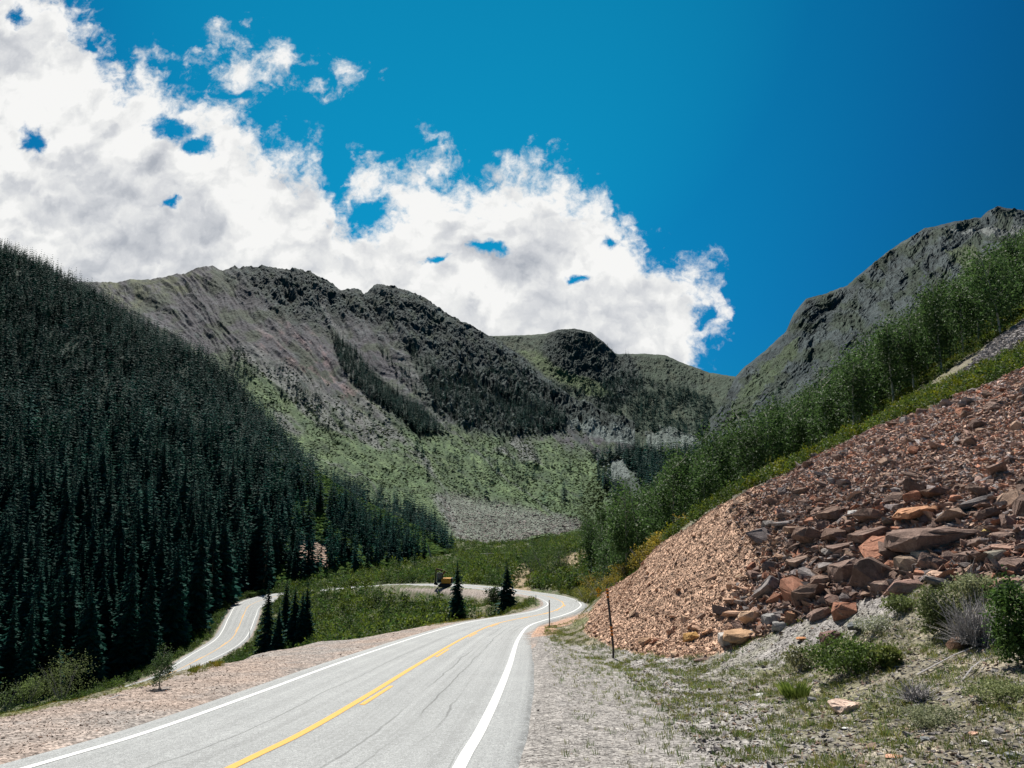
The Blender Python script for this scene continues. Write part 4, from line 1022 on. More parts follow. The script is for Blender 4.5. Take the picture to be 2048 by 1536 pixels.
# bushes: willow thickets on the valley floor and in the hollow (uncountable), plus brush on the green slopes
wil = [leaf_blob(530 + s, 110, .12, .95, .75, .55, 12, (.028, .055, .014), (.085, .125, .032)) for s in range(5)]
def cover(name, num, region, urng, drng, seed, smin, smax, tints, label, cat, tpls=wil, m=None, zoff=-.1):
    rr = np.random.default_rng(seed)
    D_ = np.sqrt(rr.uniform(drng[0] ** 2, drng[1] ** 2, num)) if drng[1] / drng[0] < 6 else np.exp(rr.uniform(math.log(drng[0]), math.log(drng[1]), num))
    x_ = rr.uniform(urng[0], urng[1], num) * D_; z_ = field_z(x_, D_); a, b = proj(x_, D_, z_)
    k = region(x_, D_, z_, a, b, rr); x_, D_, z_ = x_[k], D_[k], z_[k]; n_ = len(x_)
    s = rr.uniform(smin, smax, n_); tn = np.array(tints)[rr.integers(0, len(tints), n_)] * rr.uniform(.75, 1.25, (n_, 1))
    print(name, n_)
    return merge(tpls, np.c_[x_, D_, z_ + zoff], s, s * rr.uniform(.8, 1.25, n_), rr.uniform(0, 6.28, n_), tn, name, m or M['leaves'], label=label, cat=cat)

def reg_val(x, y, z, a, b, rr):
    rq, _, _ = road_query(x, y)
    k = ~fsample(hill, x, y) & ~fsample(grav, x, y) & (rq > 3.4 + (y > 120) * 2.6) & (y > 58) & (a < 1185)
    k &= ~((a > 1010) & (y < 100) & (y > 58))
    k &= ~(fsample(innerb, x, y) & (rr.uniform(0, 1, len(x)) > .22)); k &= ~(fsample(bareb, x, y) & (rr.uniform(0, 1, len(x)) > .05))
    k &= ~((a < 560) & (y < 108) & (x > -140) & (rr.uniform(0, 1, len(x)) > .4))
    k &= ~((b > 1222) & (a > 935) & (y < 96))
    ax_ = [560, 640, 780, 870, 925, 985, 1040, 1100]
    k &= ~((y < np.interp(a, ax_, [185, 180, 165, 146, 137, 128, 122, 100])) & (a > 770) & (a < 1110) & (b - 1.9 * F / y < np.interp(a, ax_, [1195, 1190, 1179, 1186, 1196, 1200, 1201, 1212])))
    k &= ~((a > 930) & (a < 1110) & (y < 128) & (rr.uniform(0, 1, len(x)) < .55))
    k &= ~((np.abs(a - 914) < 22) & (y < 99) & (y > 80)); k &= ~((np.abs(a - 1014) < 26) & (y < 93))
    return k
cover('willow_thicket', 15000, reg_val, (-.36, .13), (58, 430), 541, .6, 2.0, [(1, 1, 1), (.7, .85, .9), (1.4, 1.25, .8), (1.0, 1.2, 1.0), (1.7, 1.5, .8)], 'thick green willow bushes filling the valley floor and the hollow below the road', 'willow thicket')
def reg_left(x, y, z, a, b, rr):
    rq, _, sd = road_query(x, y); return ~((sd < 0) & (a < 450)) & (rq > 1.6) & (rq < 9) & (y > 90) & (y < 215) & (a < 640) & (rr.uniform(0, 1, len(x)) < 1.5 - rq * .12)
cover('roadside_bushes', 22000, reg_left, (-.75, -.2), (85, 220), 547, .45, 1.0, [(1, 1.1, .8), (1.3, 1.3, .8), (.9, 1, .9)], 'low green bushes lining both sides of the lower road', 'bushes')
def reg_sh(x, y, z, a, b, rr):
    # yellowish scrub band between the rubble crest and the aspens
    m1 = inpoly(a, b, [(1480, 1010), (1700, 893), (1850, 829), (2048, 748), (2300, 640), (2300, 560), (2048, 694), (1880, 792), (1740, 862), (1640, 905), (1500, 985)]) & (y > 33) & (y < 75)
    m2 = inpoly(a, b, [(1100, 1180), (1150, 1150), (1210, 1135), (1300, 1080), (1430, 1010), (1460, 1005), (1440, 1040), (1300, 1120), (1220, 1190), (1195, 1215), (1160, 1197)]) & (y > 45)
    m3 = (a > 1175) & (y > 62) & (y < 200) & (b < 1190) & ~fsample(scree, x, y) & ~inpoly(a, b, [(1560, 1200), (1600, 935), (1700, 872), (1850, 772), (1960, 700), (2048, 640), (2400, 450), (2400, 1200)]) & (rr.uniform(0, 1, len(x)) < .8)
    rq, _, _ = road_query(x, y)
    m2 = m2 | ((y > 36) & (y < 64) & ~fsample(tal, x, y) & inpoly(a, b, [(1185, 1215), (1300, 1112), (1450, 1022), (1700, 897), (2048, 760), (2048, 700), (1700, 850), (1450, 980), (1300, 1060), (1200, 1140)]))
    m4 = (y > 64) & (y < 128) & (a > 925) & (a < 1098) & (b > 1201) & (rr.uniform(0, 1, len(x)) < .5)
    m4 |= fsample(bareb, x, y) & (rr.uniform(0, 1, len(x)) < .16)
    return (m1 | m2 | m3 | m4) & ~((np.abs(a - 1199) < 20) & (y < 84)) & (rq > 1.8) & ~fsample(tal, x, y)
cover('yellow_green_scrub', 68000, reg_sh, (-.07, .85), (33, 190), 551, .3, .62, [(1.5, 1.4, .7), (1.8, 1.5, .6), (1.1, 1.2, .8), (.9, 1.0, .8), (2.6, 1.8, .5)], 'yellow green scrub along the top edge of the rubble slope and under the aspens', 'scrub')

# brush clumps on the sunlit mountain slope
def brush_tpl(seed):
    rr = np.random.default_rng(seed); bm = bmesh.new(); bmesh.ops.create_icosphere(bm, subdivisions=1, radius=1)
    for v in bm.verts: v.co *= rr.uniform(.55, 1.3); v.co.z = v.co.z * .30 + .06
    bm.faces.ensure_lookup_table(); V_ = np.array([v.co[:] for v in bm.verts]); F_ = np.array([[v.index for v in f.verts] for f in bm.faces]); bm.free()
    return V_, F_, np.tile([[.095, .128, .058]], (len(V_), 1)) * rr.uniform(.7, 1.3, (len(V_), 1))
bt = [brush_tpl(k) for k in range(4)]
PX, PY, X, Y, Z, gre, fans = MA
rr = np.random.default_rng(561); pr = (gre * (fans < .4) * (PX > 440) * (PY > 620)).ravel(); pr = pr * (.35 + (fbm(PX / 50, PY / 30, 3, 563).ravel() > -.1))
k = rr.choice(len(pr), 16000, replace=False, p=pr / pr.sum())
sz = rr.uniform(.4, 1.25, len(k)) * np.clip(Y.ravel()[k] / 650, .6, 1.5); tn = rr.uniform(.6, 1.35, (len(k), 1)) * np.array([[1, 1, 1]])
merge(bt, np.c_[X.ravel()[k], Y.ravel()[k], Z.ravel()[k]], sz, sz * 1.4, rr.uniform(0, 6.28, len(k)), tn, 'slope_brush', M['brush'], label='low green brush dotted over the sunlit mountain slope', cat='brush')
PX, PY, X, Y, Z = MC; rr = np.random.default_rng(571); j_, i_ = np.where(PX < 1222); k = rr.choice(len(j_), 1500); j_, i_ = j_[k], i_[k]; n_ = len(k)
merge(bt, np.c_[X[j_, i_], Y[j_, i_], Z[j_, i_]], rr.uniform(.7, 1.9, n_), rr.uniform(.8, 2.4, n_), rr.uniform(0, 6.28, n_), rr.uniform(.4, 1.0, (n_, 1)) * np.array([[1, 1, 1]]), 'bluff_brush', M['brush'], label='green brush on the left flank of the wooded bluff', cat='brush')
ht = [(a_ * np.array([[1, 1, 2.4]]), b_, c_ * np.array([[.95, 1.05, .95]])) for a_, b_, c_ in bt]
cover('hill_brush', 34000, lambda x, y, z, a, b, rr: fsample(hill, x, y) & (rr.uniform(0, 1, len(x)) < (a - 490) / 140) & (a < 910) & ~fsample(bareh, x, y), (-.37, -.06), (190, 420), 567, .6, 1.5, [(.8, .9, .7), (.55, .75, .6), (1.1, 1.15, .8)], 'bright low brush between the trees at the right end of the forested hillside', 'brush', ht, M['brush'], .1)

# ------------------------------------------------------------------ rocks
def rock_tpl(seed, npts, flatn=.6, long_=1.3):
    rr = random.Random(seed); bm = bmesh.new()
    for _ in range(npts):
        v = Vector((rr.gauss(0, 1), rr.gauss(0, 1), rr.gauss(0, 1))).normalized() * rr.uniform(.8, 1)
        # push towards a box so that faces read as broken blocks
        v = Vector([max(-.62, min(.62, c)) for c in v]) * 1.45
        bm.verts.new((v.x * long_ * .5, v.y * .5, v.z * flatn * .5))
    r_ = bmesh.ops.convex_hull(bm, input=bm.verts); bmesh.ops.delete(bm, geom=[g_ for g_ in r_['geom_interior'] if isinstance(g_, bmesh.types.BMVert)], context='VERTS')
    for v in [v for v in bm.verts if not v.link_faces]: bm.verts.remove(v)
    bmesh.ops.triangulate(bm, faces=bm.faces); bm.verts.index_update()
    V_ = np.array([v.co[:] for v in bm.verts]); F_ = np.array([[v.index for v in f.verts] for f in bm.faces]); bm.free()
    return V_, F_, np.ones((len(V_), 3))
def detail_rock(seed, flatn, long_):
    V_, F_, _ = rock_tpl(seed, 16, flatn, long_); rr = random.Random(seed)
    bm = bmesh.new(); vs = [bm.verts.new(v) for v in V_]; [bm.faces.new([vs[i] for i in f]) for f in F_]
    bmesh.ops.dissolve_limit(bm, angle_limit=.25, verts=bm.verts, edges=bm.edges)
    bmesh.ops.bevel(bm, geom=list(bm.edges), offset=.025, segments=1, affect='EDGES', clamp_overlap=True)
    bmesh.ops.triangulate(bm, faces=bm.faces); bmesh.ops.subdivide_edges(bm, edges=[e for e in bm.edges if e.calc_length() > .25], cuts=1)
    bmesh.ops.triangulate(bm, faces=bm.faces)
    for v in bm.verts: v.co += Vector((rr.gauss(0, 1), rr.gauss(0, 1), rr.gauss(0, 1))) * .014
    bm.verts.index_update(); V_ = np.array([v.co[:] for v in bm.verts]); F_ = np.array([[v.index for v in f.verts] for f in bm.faces]); bm.free()
    me = mesh_np('rock', V_, [F_], np.ones((len(V_), 3))); me.materials.append(M['rock']); return me
rocks_me = [detail_rock(600 + k, (.5, .7, .9, .4, .6, .8, .45, .65, .55, .75, .5, .85)[k], (1.5, 1.2, 1.1, 1.7, 1.4, 1.2, 1.6, 1.3, 1.8, 1.2, 1.3, 1.1)[k]) for k in range(12)]
fine_t = [rock_tpl(660 + k, 9, (.8, .7, .75, .85)[k], (1.15, 1.3, 1.2, 1.1)[k]) for k in range(4)]
small_t = [rock_tpl(640 + k, 9, (.5, .7, .6, .45, .8, .55)[k], (1.4, 1.2, 1.6, 1.5, 1.1, 1.3)[k]) for k in range(6)]

def put_rock(x, y, z, wm, k, rgb, rotz, tilt, label, group=None, hs=1.0, cat='rock'):
    o = link('rock', rocks_me[k % 12], None, None, (x, y, z), label, cat, group)
    o.scale = (wm, wm, wm * hs); o.rotation_euler = (tilt[0], tilt[1], rotz); o.color = (*rgb, 1); return o
ORG, RED, BRN, GRY, PAL, DRK, TAN = (.40, .25, .15), (.34, .17, .115), (.22, .155, .13), (.25, .225, .21), (.52, .48, .42), (.12, .115, .12), (.50, .34, .24)
SPEC = [(1872, 1066, 150, 0, BRN, .1, 'largest grey brown slab, lying flat in the middle of the rubble near the right edge', .8), (1858, 1016, 92, 3, (.46, .25, .15), .3, 'long orange slab leaning just above the largest grey slab', .8),
        (1700, 1148, 66, 2, BRN, .4, 'big dark block with a flat tan top in the lower rubble', 1.1), (1692, 1226, 46, 1, RED, .1, 'reddish square block at the foot of the rubble beside the grass', 1.3), (1640, 1230, 40, 4, BRN, .6, 'brown block with a pale top just left of the reddish square block', 1.0),
        (1810, 1172, 70, 7, (.36, .23, .19), .2, 'large flat topped brown boulder at the foot of the rubble above the grass', .8), (1765, 1180, 42, 5, BRN, .4, 'brown boulder left of the flat topped one at the foot of the rubble', 1.0), (1885, 1160, 52, 6, GRY, -.4, 'tilted grey slab at the foot of the rubble', .9),
        (1893, 1145, 48, 3, (.52, .36, .27), .1, 'pale pinkish slab in the lower rubble', .8), (1750, 1062, 66, 8, BRN, .5, 'dark overhanging slab in the upper left of the boulders', .9), (1780, 1042, 46, 6, GRY, -.3, 'grey slab on top of the dark overhanging slab', .8),
        (1540, 1046, 30, 1, GRY, .2, 'grey rock at the upper left of the dark boulders beside the orange gravel', .8), (1672, 1098, 44, 4, GRY, .4, 'grey wedge among the boulders left of centre', .8), (1695, 1090, 54, 8, BRN, .4, 'brown slanting slab beside the grey wedge', .7),
        (1820, 1130, 56, 5, (.28, .21, .16), .4, 'rounded brown boulder in the middle of the lower rubble', 1.0), (1850, 1118, 40, 2, (.27, .25, .21), .1, 'lichen spotted grey boulder right of the rounded brown one', 1.1), (1990, 1115, 46, 9, (.30, .27, .22), .3, 'lichen covered boulder near the right edge', 1.0),
        (2020, 1098, 52, 10, (.36, .23, .18), .2, 'reddish boulder with a rounded top at the right edge', 1.1), (2030, 1130, 60, 4, BRN, .3, 'dark boulder at the right edge above the bushes', 1.0), (2010, 1162, 62, 7, (.50, .33, .25), .1, 'pink flat boulder half sunk in the grass at the right edge', .8), (2020, 1068, 56, 0, BRN, .2, 'broad dark slab at the right edge of the rubble', .8),
        (1985, 1060, 26, 3, (.55, .42, .17), .1, 'small yellow stained slab near the right edge', .8), (1712, 1024, 30, 1, (.45, .43, .41), .2, 'small pale grey slab high in the boulders', .7), (1608, 1116, 46, 8, (.29, .21, .17), .6, 'brown angular block at the left edge of the boulders', .9), (1940, 1120, 44, 2, BRN, .3, 'brown block resting right of the lichen spotted boulder', 1.1),
        (1490, 1266, 74, 0, (.42, .27, .165), .1, 'long orange boulder at the toe of the rubble', .7), (1455, 1282, 34, 2, (.44, .41, .38), .3, 'pale grey block left of the long orange boulder', 1.4), (1545, 1240, 44, 5, (.29, .28, .27), .4, 'pale blue grey broken block at the toe of the rubble', .9), (1562, 1252, 34, 9, (.30, .29, .28), .1, 'smaller blue grey block below the broken one', .9),
        (1382, 1276, 30, 1, (.52, .31, .12), .3, 'yellow orange block at the toe of the gravel chute', 1.1), (1290, 1285, 24, 4, (.40, .26, .17), .3, 'tan block with a dark side near the striped pole', 1.3), (1310, 1283, 18, 7, (.42, .22, .15), .1, 'small red brown block right of the tan block', 1.1),
        (1418, 1262, 26, 6, (.42, .24, .14), .5, 'rusty block above the yellow orange block', 1.0), (1585, 1240, 28, 5, (.34, .19, .12), .2, 'upright rusty block right of the blue grey blocks', 1.4),
        (1665, 1280, 40, 2, (.19, .12, .105), .3, 'dark red boulder standing alone in the weeds above the green bush', 1.3), (1732, 1250, 50, 3, (.13, .14, .145), .2, 'dark slate slab lying in the white flowers', .9), (1918, 1292, 34, 9, (.28, .17, .12), .1, 'brown boulder under the dead branches', 1.6),
        (1690, 1412, 56, 4, (.70, .52, .42), -.3, 'pale pink boulder lying on the grass near the bottom right', .9), (1624, 1401, 17, 5, (.20, .20, .20), .1, 'small dark stone left of the pale pink boulder', 1.0),
        (1905, 1300, 12, 1, PAL, .3, 'small pale stone beside the brown boulder', .7), (1695, 1456, 15, 3, (.62, .62, .60), .1, 'small white stone on the gravel near the bottom right', .8), (1790, 1512, 25, 3, (.58, .33, .23), .1, 'flat orange stone low on the gravel', .5), (1868, 1466, 20, 6, GRY, .3, 'grey stone in the small cluster at the lower right', .7),
        (1850, 1478, 16, 1, (.22, .23, .23), .1, 'dark grey stone in the small cluster at the lower right', .8), (1972, 1486, 14, 2, (.66, .65, .62), .1, 'white stone at the lower right corner', .9), (1948, 1468, 16, 4, (.58, .36, .26), .1, 'small pinkish stone beside the cluster at the lower right', .8), (1605, 1316, 20, 1, (.30, .24, .21), .1, 'brown stone at the edge of the grey gravel bank', .9),
        (1608, 1276, 22, 3, (.50, .25, .13), .1, 'small bright orange stone on the grey gravel bank', .6), (1404, 1318, 26, 6, BRN, .2, 'brown stone at the very foot of the gravel chute', .8), (1520, 1387, 22, 3, (.60, .59, .57), .1, 'thin white stone on the sparse grass', .35), (2020, 1512, 22, 5, (.26, .27, .28), .1, 'dark stone in the bottom right corner', .8)]
specXY = []
for (px_, py_, wpx, kk, rgb, tl, lab, hs) in SPEC:
    h_ = hit(px_, py_ + wpx * .18, 7)
    if h_ is None: continue
    dep = h_.y * 1.02; wm = wpx * dep / F / (1.25 if kk in (0, 3, 6, 8) else 1.1)
    put_rock(h_.x, h_.y + wm * .1, h_.z + wm * .12 * hs, wm, kk, rgb, random.uniform(-.5, .5), (random.uniform(-.1, .1) + .12, -tl * .5), lab, None, hs)
    specXY.append((h_.x, h_.y, wm))

rr = np.random.default_rng(701)
def talus_pts(num, coarse, seed, umin=.06, umax=.95):
    rr = np.random.default_rng(seed)
    D_ = np.exp(rr.uniform(math.log(14), math.log(55), num)); x_ = rr.uniform(umin, umax, num) * D_
    # evenly per ground area
    keep = rr.uniform(0, 1, num) < (D_ / 55) ** 1.2 + .12
    x_, D_ = x_[keep], D_[keep]
    k = fsample(tal, x_, D_); x_, D_ = x_[k], D_[k]; z_ = field_z(x_, D_); a, b = proj(x_, D_, z_)
    fineness = sstep(-(a - 1530 - (b - 1060) * .10 + fbm(x_ * .25, D_ * .25, 4, 31) * 110 + rr.normal(0, 28, len(a))) / 170, -.5, .5)
    return x_, D_, z_, a, b, fineness, rr
# medium rocks: individuals
x_, y_, z_, a, b, fi, rr = talus_pts(60000, True, 705)
sz = (.16 + rr.pareto(2.2, len(x_)) * .18); sz = np.minimum(sz, .85)
low = sstep(b - (1120 - (a - 1500) * .12), -180, 60)
sz = sz * (1 - fi * .72) * (.6 + .6 * low)
okk = rr.uniform(0, 1, len(x_)) < (.25 + .75 * low) * (1 - fi * .6)
x_, y_, z_, a, b, fi, sz = [q[okk] for q in (x_, y_, z_, a, b, fi, sz)]
ordr = np.argsort(-(sz / y_) * (a < 2060)); taken = []; cnt = 0
pal = [BRN, BRN, (.22, .15, .12), (.30, .20, .165), (.27, .24, .23), RED, (.36, .25, .19), (.20, .17, .165)]
palo = [(.42, .275, .195), (.38, .24, .17), (.35, .23, .175), (.45, .31, .215), (.29, .205, .16)]
usedmask = np.zeros(len(x_), bool)
for k in ordr:
    if cnt >= 255: break
    if any((x_[k] - q[0]) ** 2 + (y_[k] - q[1]) ** 2 < (.42 * (sz[k] + q[2])) ** 2 for q in taken) or any((x_[k] - q[0]) ** 2 + (y_[k] - q[1]) ** 2 < (.5 * (sz[k] + q[2])) ** 2 for q in specXY): continue
    taken.append((x_[k], y_[k], sz[k])); usedmask[k] = True
    orange = fi[k] > .5
    rgb = np.array((palo if orange else pal)[rr.integers(0, 5 if orange else 8)]) * rr.uniform(.65, 1.15) * (1.2 if orange else 1)
    lab, grp = (('angular orange tan rock lying in the gravel chute of the rubble slope', 'rocks in the orange gravel chute') if orange else ('angular brown rock lying among the dark boulders of the rubble slope', 'brown rocks of the rubble slope'))
    put_rock(x_[k], y_[k], z_[k] + sz[k] * .12, sz[k], int(rr.integers(0, 12)), tuple(rgb), rr.uniform(0, 6.28), (rr.uniform(-.5, .5), rr.uniform(-.5, .5)), lab, grp, rr.uniform(.8, 1.2)); cnt += 1
# the countless small rubble, one object
V1 = []
x2, y2, z2, a2, b2, f2, rr = talus_pts(420000, False, 711)
up_ = sstep(-(b2 - 1080), -60, 200)
s2_ = np.where(f2 > .5, rr.uniform(.025, .06, len(x2)) + rr.pareto(2.8, len(x2)) * .012, (rr.uniform(.07, .19, len(x2)) + rr.pareto(4, len(x2)) * .05) * (1 - .3 * up_)); s2_ = np.minimum(s2_, .4)
sel = (a2 < 2120); x2, y2, z2, f2, s2_ = [q[sel] for q in (x2, y2, z2, f2, s2_)]
if len(x2) > 95000: k = rr.choice(len(x2), 95000, replace=False); x2, y2, z2, f2, s2_ = [q[k] for q in (x2, y2, z2, f2, s2_)]
k = (~usedmask); x3, y3, z3, f3, s3 = x_[k][:6000], y_[k][:6000], z_[k][:6000], fi[k][:6000], np.minimum(sz[k][:6000], .34)
x2, y2, z2, f2, s2_ = [np.r_[p_, q_] for p_, q_ in ((x2, x3), (y2, y3), (z2, z3), (f2, f3), (s2_, s3))]
P1 = np.array(pal); P2 = np.array(palo); n_ = len(x2)
fmix = (f2 + rr.normal(0, .22, n_)) > .5
_, bb_ = proj(x2, y2, z2); tn = np.where(fmix[:, None], P2[rr.integers(0, 5, n_)] * .98, P1[rr.integers(0, 8, n_)] * (.85 + .65 * sstep(-(bb_ - 1060), -60, 180))[:, None]) * rr.uniform(.7, 1.35, (n_, 1))
print('rubble', n_)
merge(fine_t, np.c_[x2, y2, z2 + s2_ * .12][f2 > .5], s2_[f2 > .5], s2_[f2 > .5], rr.uniform(0, 6.28, int((f2 > .5).sum())), tn[f2 > .5], 'gravel_chute', M['rock'], label='fine orange tan gravel of the chute at the left of the rubble slope', cat='rubble', tilt=rr.normal(0, .25, (int((f2 > .5).sum()), 2)))
kk_ = f2 <= .5; x2, y2, z2, s2_, tn = x2[kk_], y2[kk_], z2[kk_], s2_[kk_], tn[kk_]; n_ = len(x2)
merge(small_t, np.c_[x2, y2, z2 + s2_ * .15], s2_, s2_ * rr.uniform(.8, 1.4, n_), rr.uniform(0, 6.28, n_), tn, 'rock_rubble', M['rock'], label='loose broken rubble covering the slope right of the road', cat='rubble', tilt=rr.normal(0, .35, (n_, 2)))
# pebbles on the shoulders and verge, and grey scree beyond
def pebbles():
    rr = np.random.default_rng(721); num = 170000
    D_ = np.exp(rr.uniform(math.log(8), math.log(50), num)); x_ = rr.uniform(-.75, .75, num) * D_
    k = rr.uniform(0, 1, num) < (D_ / 50) ** 1.0 + .1; x_, D_ = x_[k], D_[k]
    rq, _, _ = road_query(x_, D_); gv = fsample(grav, x_, D_); tl = fsample(tal, x_, D_); z_ = field_z(x_, D_); a, b = proj(x_, D_, z_)
    k = (rq > .8) & ~tl & (gv | (a > 1250)); left = a < 1000; k &= gv | (rr.uniform(0, 1, len(a)) < 1.0)
    k &= ~(~gv & (a < 1000))
    x_, D_, z_, a, b, left, gv = [q[k] for q in (x_, D_, z_, a, b, left, gv)]
    n_ = len(x_); s = rr.uniform(.012, .035, n_) * np.where(gv, 1, 1.7) + rr.pareto(3.0, n_) * np.where(gv, .008, .018); s = np.minimum(s, .13) * np.where(gv & ~left, .55, 1) * np.where(left, .8, 1)
    tn = np.array([(.30, .28, .26), (.24, .22, .21), (.40, .38, .36), (.29, .21, .165), (.18, .165, .16)])[rr.integers(0, 5, n_)] * rr.uniform(.7, 1.2, (n_, 1))
    tn = np.where(left[:, None], tn * np.array([1.0, .84, .74]), tn)
    merge(small_t, np.c_[x_, D_, z_ + s * .1], s, s, rr.uniform(0, 6.28, n_), tn, 'loose_gravel', M['rock'], label='loose stones scattered over the gravel shoulders and verge', cat='gravel', tilt=rr.normal(0, .3, (n_, 2)))
    num = 40000; D_ = rr.uniform(42, 110, num); x_ = rr.uniform(.45, .9, num) * D_; k = fsample(scree, x_, D_); x_, D_ = x_[k][:9000], D_[k][:9000]; n_ = len(x_); s = rr.uniform(.15, .5, n_)
    if n_: merge(small_t, np.c_[x_, D_, field_z(x_, D_)], s, s, rr.uniform(0, 6.28, n_), np.array([[.30, .28, .275]]) * rr.uniform(.5, 1.3, (n_, 1)), 'grey_scree', M['rock'], label='grey scree strip between the scrub and the aspens at the right edge', cat='scree')
pebbles()

PX, PY, X, Y, Z, gre, fans = MA
rr = np.random.default_rng(741); pr = (fans > .35).ravel().astype(float) + .02 * ((greens_low := (PY > 900)).ravel() * (PX > 600).ravel()); k = rr.choice(len(pr), 7000, replace=False, p=pr / pr.sum())
sz = rr.uniform(.45, 1.1, len(k)) + rr.pareto(3, len(k)) * .25; sz = np.minimum(sz, 2.5)
merge(small_t, np.c_[X.ravel()[k], Y.ravel()[k], Z.ravel()[k]], sz, sz * rr.uniform(.7, 1.2, len(k)), rr.uniform(0, 6.28, len(k)), np.array([[.215, .19, .178]]) * rr.uniform(.7, 1.3, (len(k), 1)), 'boulder_field', M['rock'], label='grey boulder fan spread at the foot of the green mountain slope', cat='boulders')

# ------------------------------------------------------------------ grass and weeds
def tuft_tpl(seed, nb, spread, hgt, wid, c0, c1):
    rr = random.Random(seed); V_, F_, C_ = [], [], []
    for _ in range(nb):
        a = rr.uniform(0, 6.28); r0 = rr.uniform(0, spread * .5); x0, y0 = math.cos(a) * r0, math.sin(a) * r0; h = hgt * rr.uniform(.5, 1.1); l = rr.uniform(.1, .6) * h
        b = rr.uniform(0, 6.28); wx, wy = math.cos(b) * wid, math.sin(b) * wid; i = len(V_)
        V_ += [(x0 - wx, y0 - wy, -.02), (x0 + wx, y0 + wy, -.02), (x0 + math.cos(a) * l * .45 + wx * .6, y0 + math.sin(a) * l * .45 + wy * .6, h * .6), (x0 + math.cos(a) * l, y0 + math.sin(a) * l, h)]
        F_ += [(i, i + 1, i + 2, i + 3)]; f = rr.random(); c = [c0[q] + (c1[q] - c0[q]) * f for q in range(3)]; C_ += [c] * 4
    return np.array(V_), np.array(F_), np.array(C_)
tg = [tuft_tpl(800 + k, 9, .14, .10, .0045, (.06, .095, .028), (.20, .23, .075)) for k in range(5)]
def reg_verge(x, y, z, a, b, rr):
    k = ~fsample(tal, x, y) & (a > 1090) & (a < 2150) & (b > 1150) & (y < 60)
    rq, _, _ = road_query(x, y)
    k &= rq > 1.2
    dens = sstep((a - (1200 + (1536 - b) * -.35 + (b - 1300) * .55)) / 300, -.25, 1.0) + .55 * inpoly(a, b, [(1080, 1258), (1110, 1250), (1200, 1290), (1300, 1320), (1420, 1330), (1500, 1345), (1400, 1375), (1200, 1330), (1110, 1290)])
    pt = fbm(x * 1.3, y * 1.3, 3, 811)
    k &= rr.uniform(0, 1, len(x)) < np.clip(dens, 0, 1) * sstep(pt, -.25, .25) + .03
    bare_ = inpoly(a, b, [(1470, 1330), (1500, 1290), (1620, 1245), (1720, 1200), (1800, 1185), (1800, 1215), (1700, 1260), (1560, 1320)])
    k &= ~(bare_ & (rr.uniform(0, 1, len(x)) > .12))
    return k
cover('verge_grass', 160000, reg_verge, (.0, .85), (9, 50), 815, .4, 1.05, [(1, 1, 1), (.8, 1, .9), (1.35, 1.1, .8), (1.5, 1.35, 1.2)], 'short patchy grass growing over the gravel verge on the right', 'grass', tg, M['grass'], 0)
tw = [tuft_tpl(830 + k, 14, .4, .38, .012, (.20, .20, .03), (.50, .42, .07)) for k in range(4)]
wx, wy = [], []; rr = np.random.default_rng(833)
for c_ in range(60, nc - 60):                     # first metres at and beyond the gravel edge
    col_ = gL[:, c_]; j = np.where(col_)[0]
    j = j[dr[j] > 7]
    if not len(j): continue
    g0 = j[0]; brk = np.where(~col_[g0:])[0]
    if not len(brk): continue
    De = dr[min(nr - 1, g0 + brk[0])]; dn = max(0, fbm(np.array([c_ / 18.]), np.array([3.3]), 3, 9)[0] + .35)
    a_, _ = proj(uc[c_] * De, De, -3.0)
    amp = 1.4 if 380 < a_ < 570 else .7
    if a_ < 380 or a_ > 1075: dn *= .15
    for _ in range(int(38 * dn * amp) + 3):
        dd = De * (1 + rr.uniform(-.03 * amp, .05)); wx.append((uc[c_] + rr.uniform(-.001, .001)) * dd); wy.append(dd)
wx, wy = np.array(wx), np.array(wy); wz = field_z(wx, wy); n_ = len(wx); kq = road_query(wx, wy)[0] > 1.2; wx, wy, wz = wx[kq], wy[kq], wz[kq]; n_ = len(wx); s_ = rr.uniform(.15, .5, n_) * np.where(proj(wx, wy, wz)[0] < 385, .35, 1) * (.6 + .4 * np.clip(wy / 30, 0, 1))
merge(tw, np.c_[wx, wy, wz], s_, s_ * rr.uniform(.6, 1.1, n_), rr.uniform(0, 6.28, n_), np.array([(1, 1, 1), (.6, .8, .8), (1.1, .9, .8), (.45, .65, .7)])[rr.integers(0, 4, n_)] * rr.uniform(.7, 1.1, (n_, 1)), 'yellow_weeds', M['grass'], label='yellow green weeds along the outer edge of the left gravel shoulder', cat='weeds')

# ------------------------------------------------------------------ individual plants of the verge
def bush(px_, py_, wpx, hpx, seed, base, tip, label, leafsize=.035, nl=2600, cat='bush', stems=10, white=0):
    h_ = hit(px_, py_, 7); D = h_.y; wm = wpx * D / F; hm = hpx * D / F
    root = bpy.data.objects.new(cat.replace(' ', '_'), None); C.objects.link(root); root.location = h_; root['label'] = label; root['category'] = cat
    V_, F_, C_ = leaf_blob(seed, nl, leafsize, wm * .5, hm * .52, hm * .5, 60, base, tip)
    if white: C_[:len(C_) // 4 // white * 4] = (.6, .6, .52)
    me = mesh_np('foliage', V_, [F_], C_); me.materials.append(M['leaves']); link('foliage', me, None, root)
    tv, tf = [], []; rq_ = random.Random(seed)
    for _ in range(stems):
        a = rq_.uniform(0, 6.28); L = rq_.uniform(.5, .9)
        tapered(tv, tf, [(0, 0, -.05), (math.cos(a) * wm * .2 * L, math.sin(a) * wm * .2 * L, hm * .4), (math.cos(a) * wm * .42 * L, math.sin(a) * wm * .42 * L, hm * .85 * L)], [.012, .008, .003], 4)
    link('stems', tri_mesh('stems', tv, tf, None, M['dead']), None, root)
    return root
G1, G2 = (.05, .095, .02), (.16, .24, .05)
bush(1700, 1350, 150, 66, 901, G1, G2, 'bright green leafy bush in front of the dark red boulder', nl=4200)
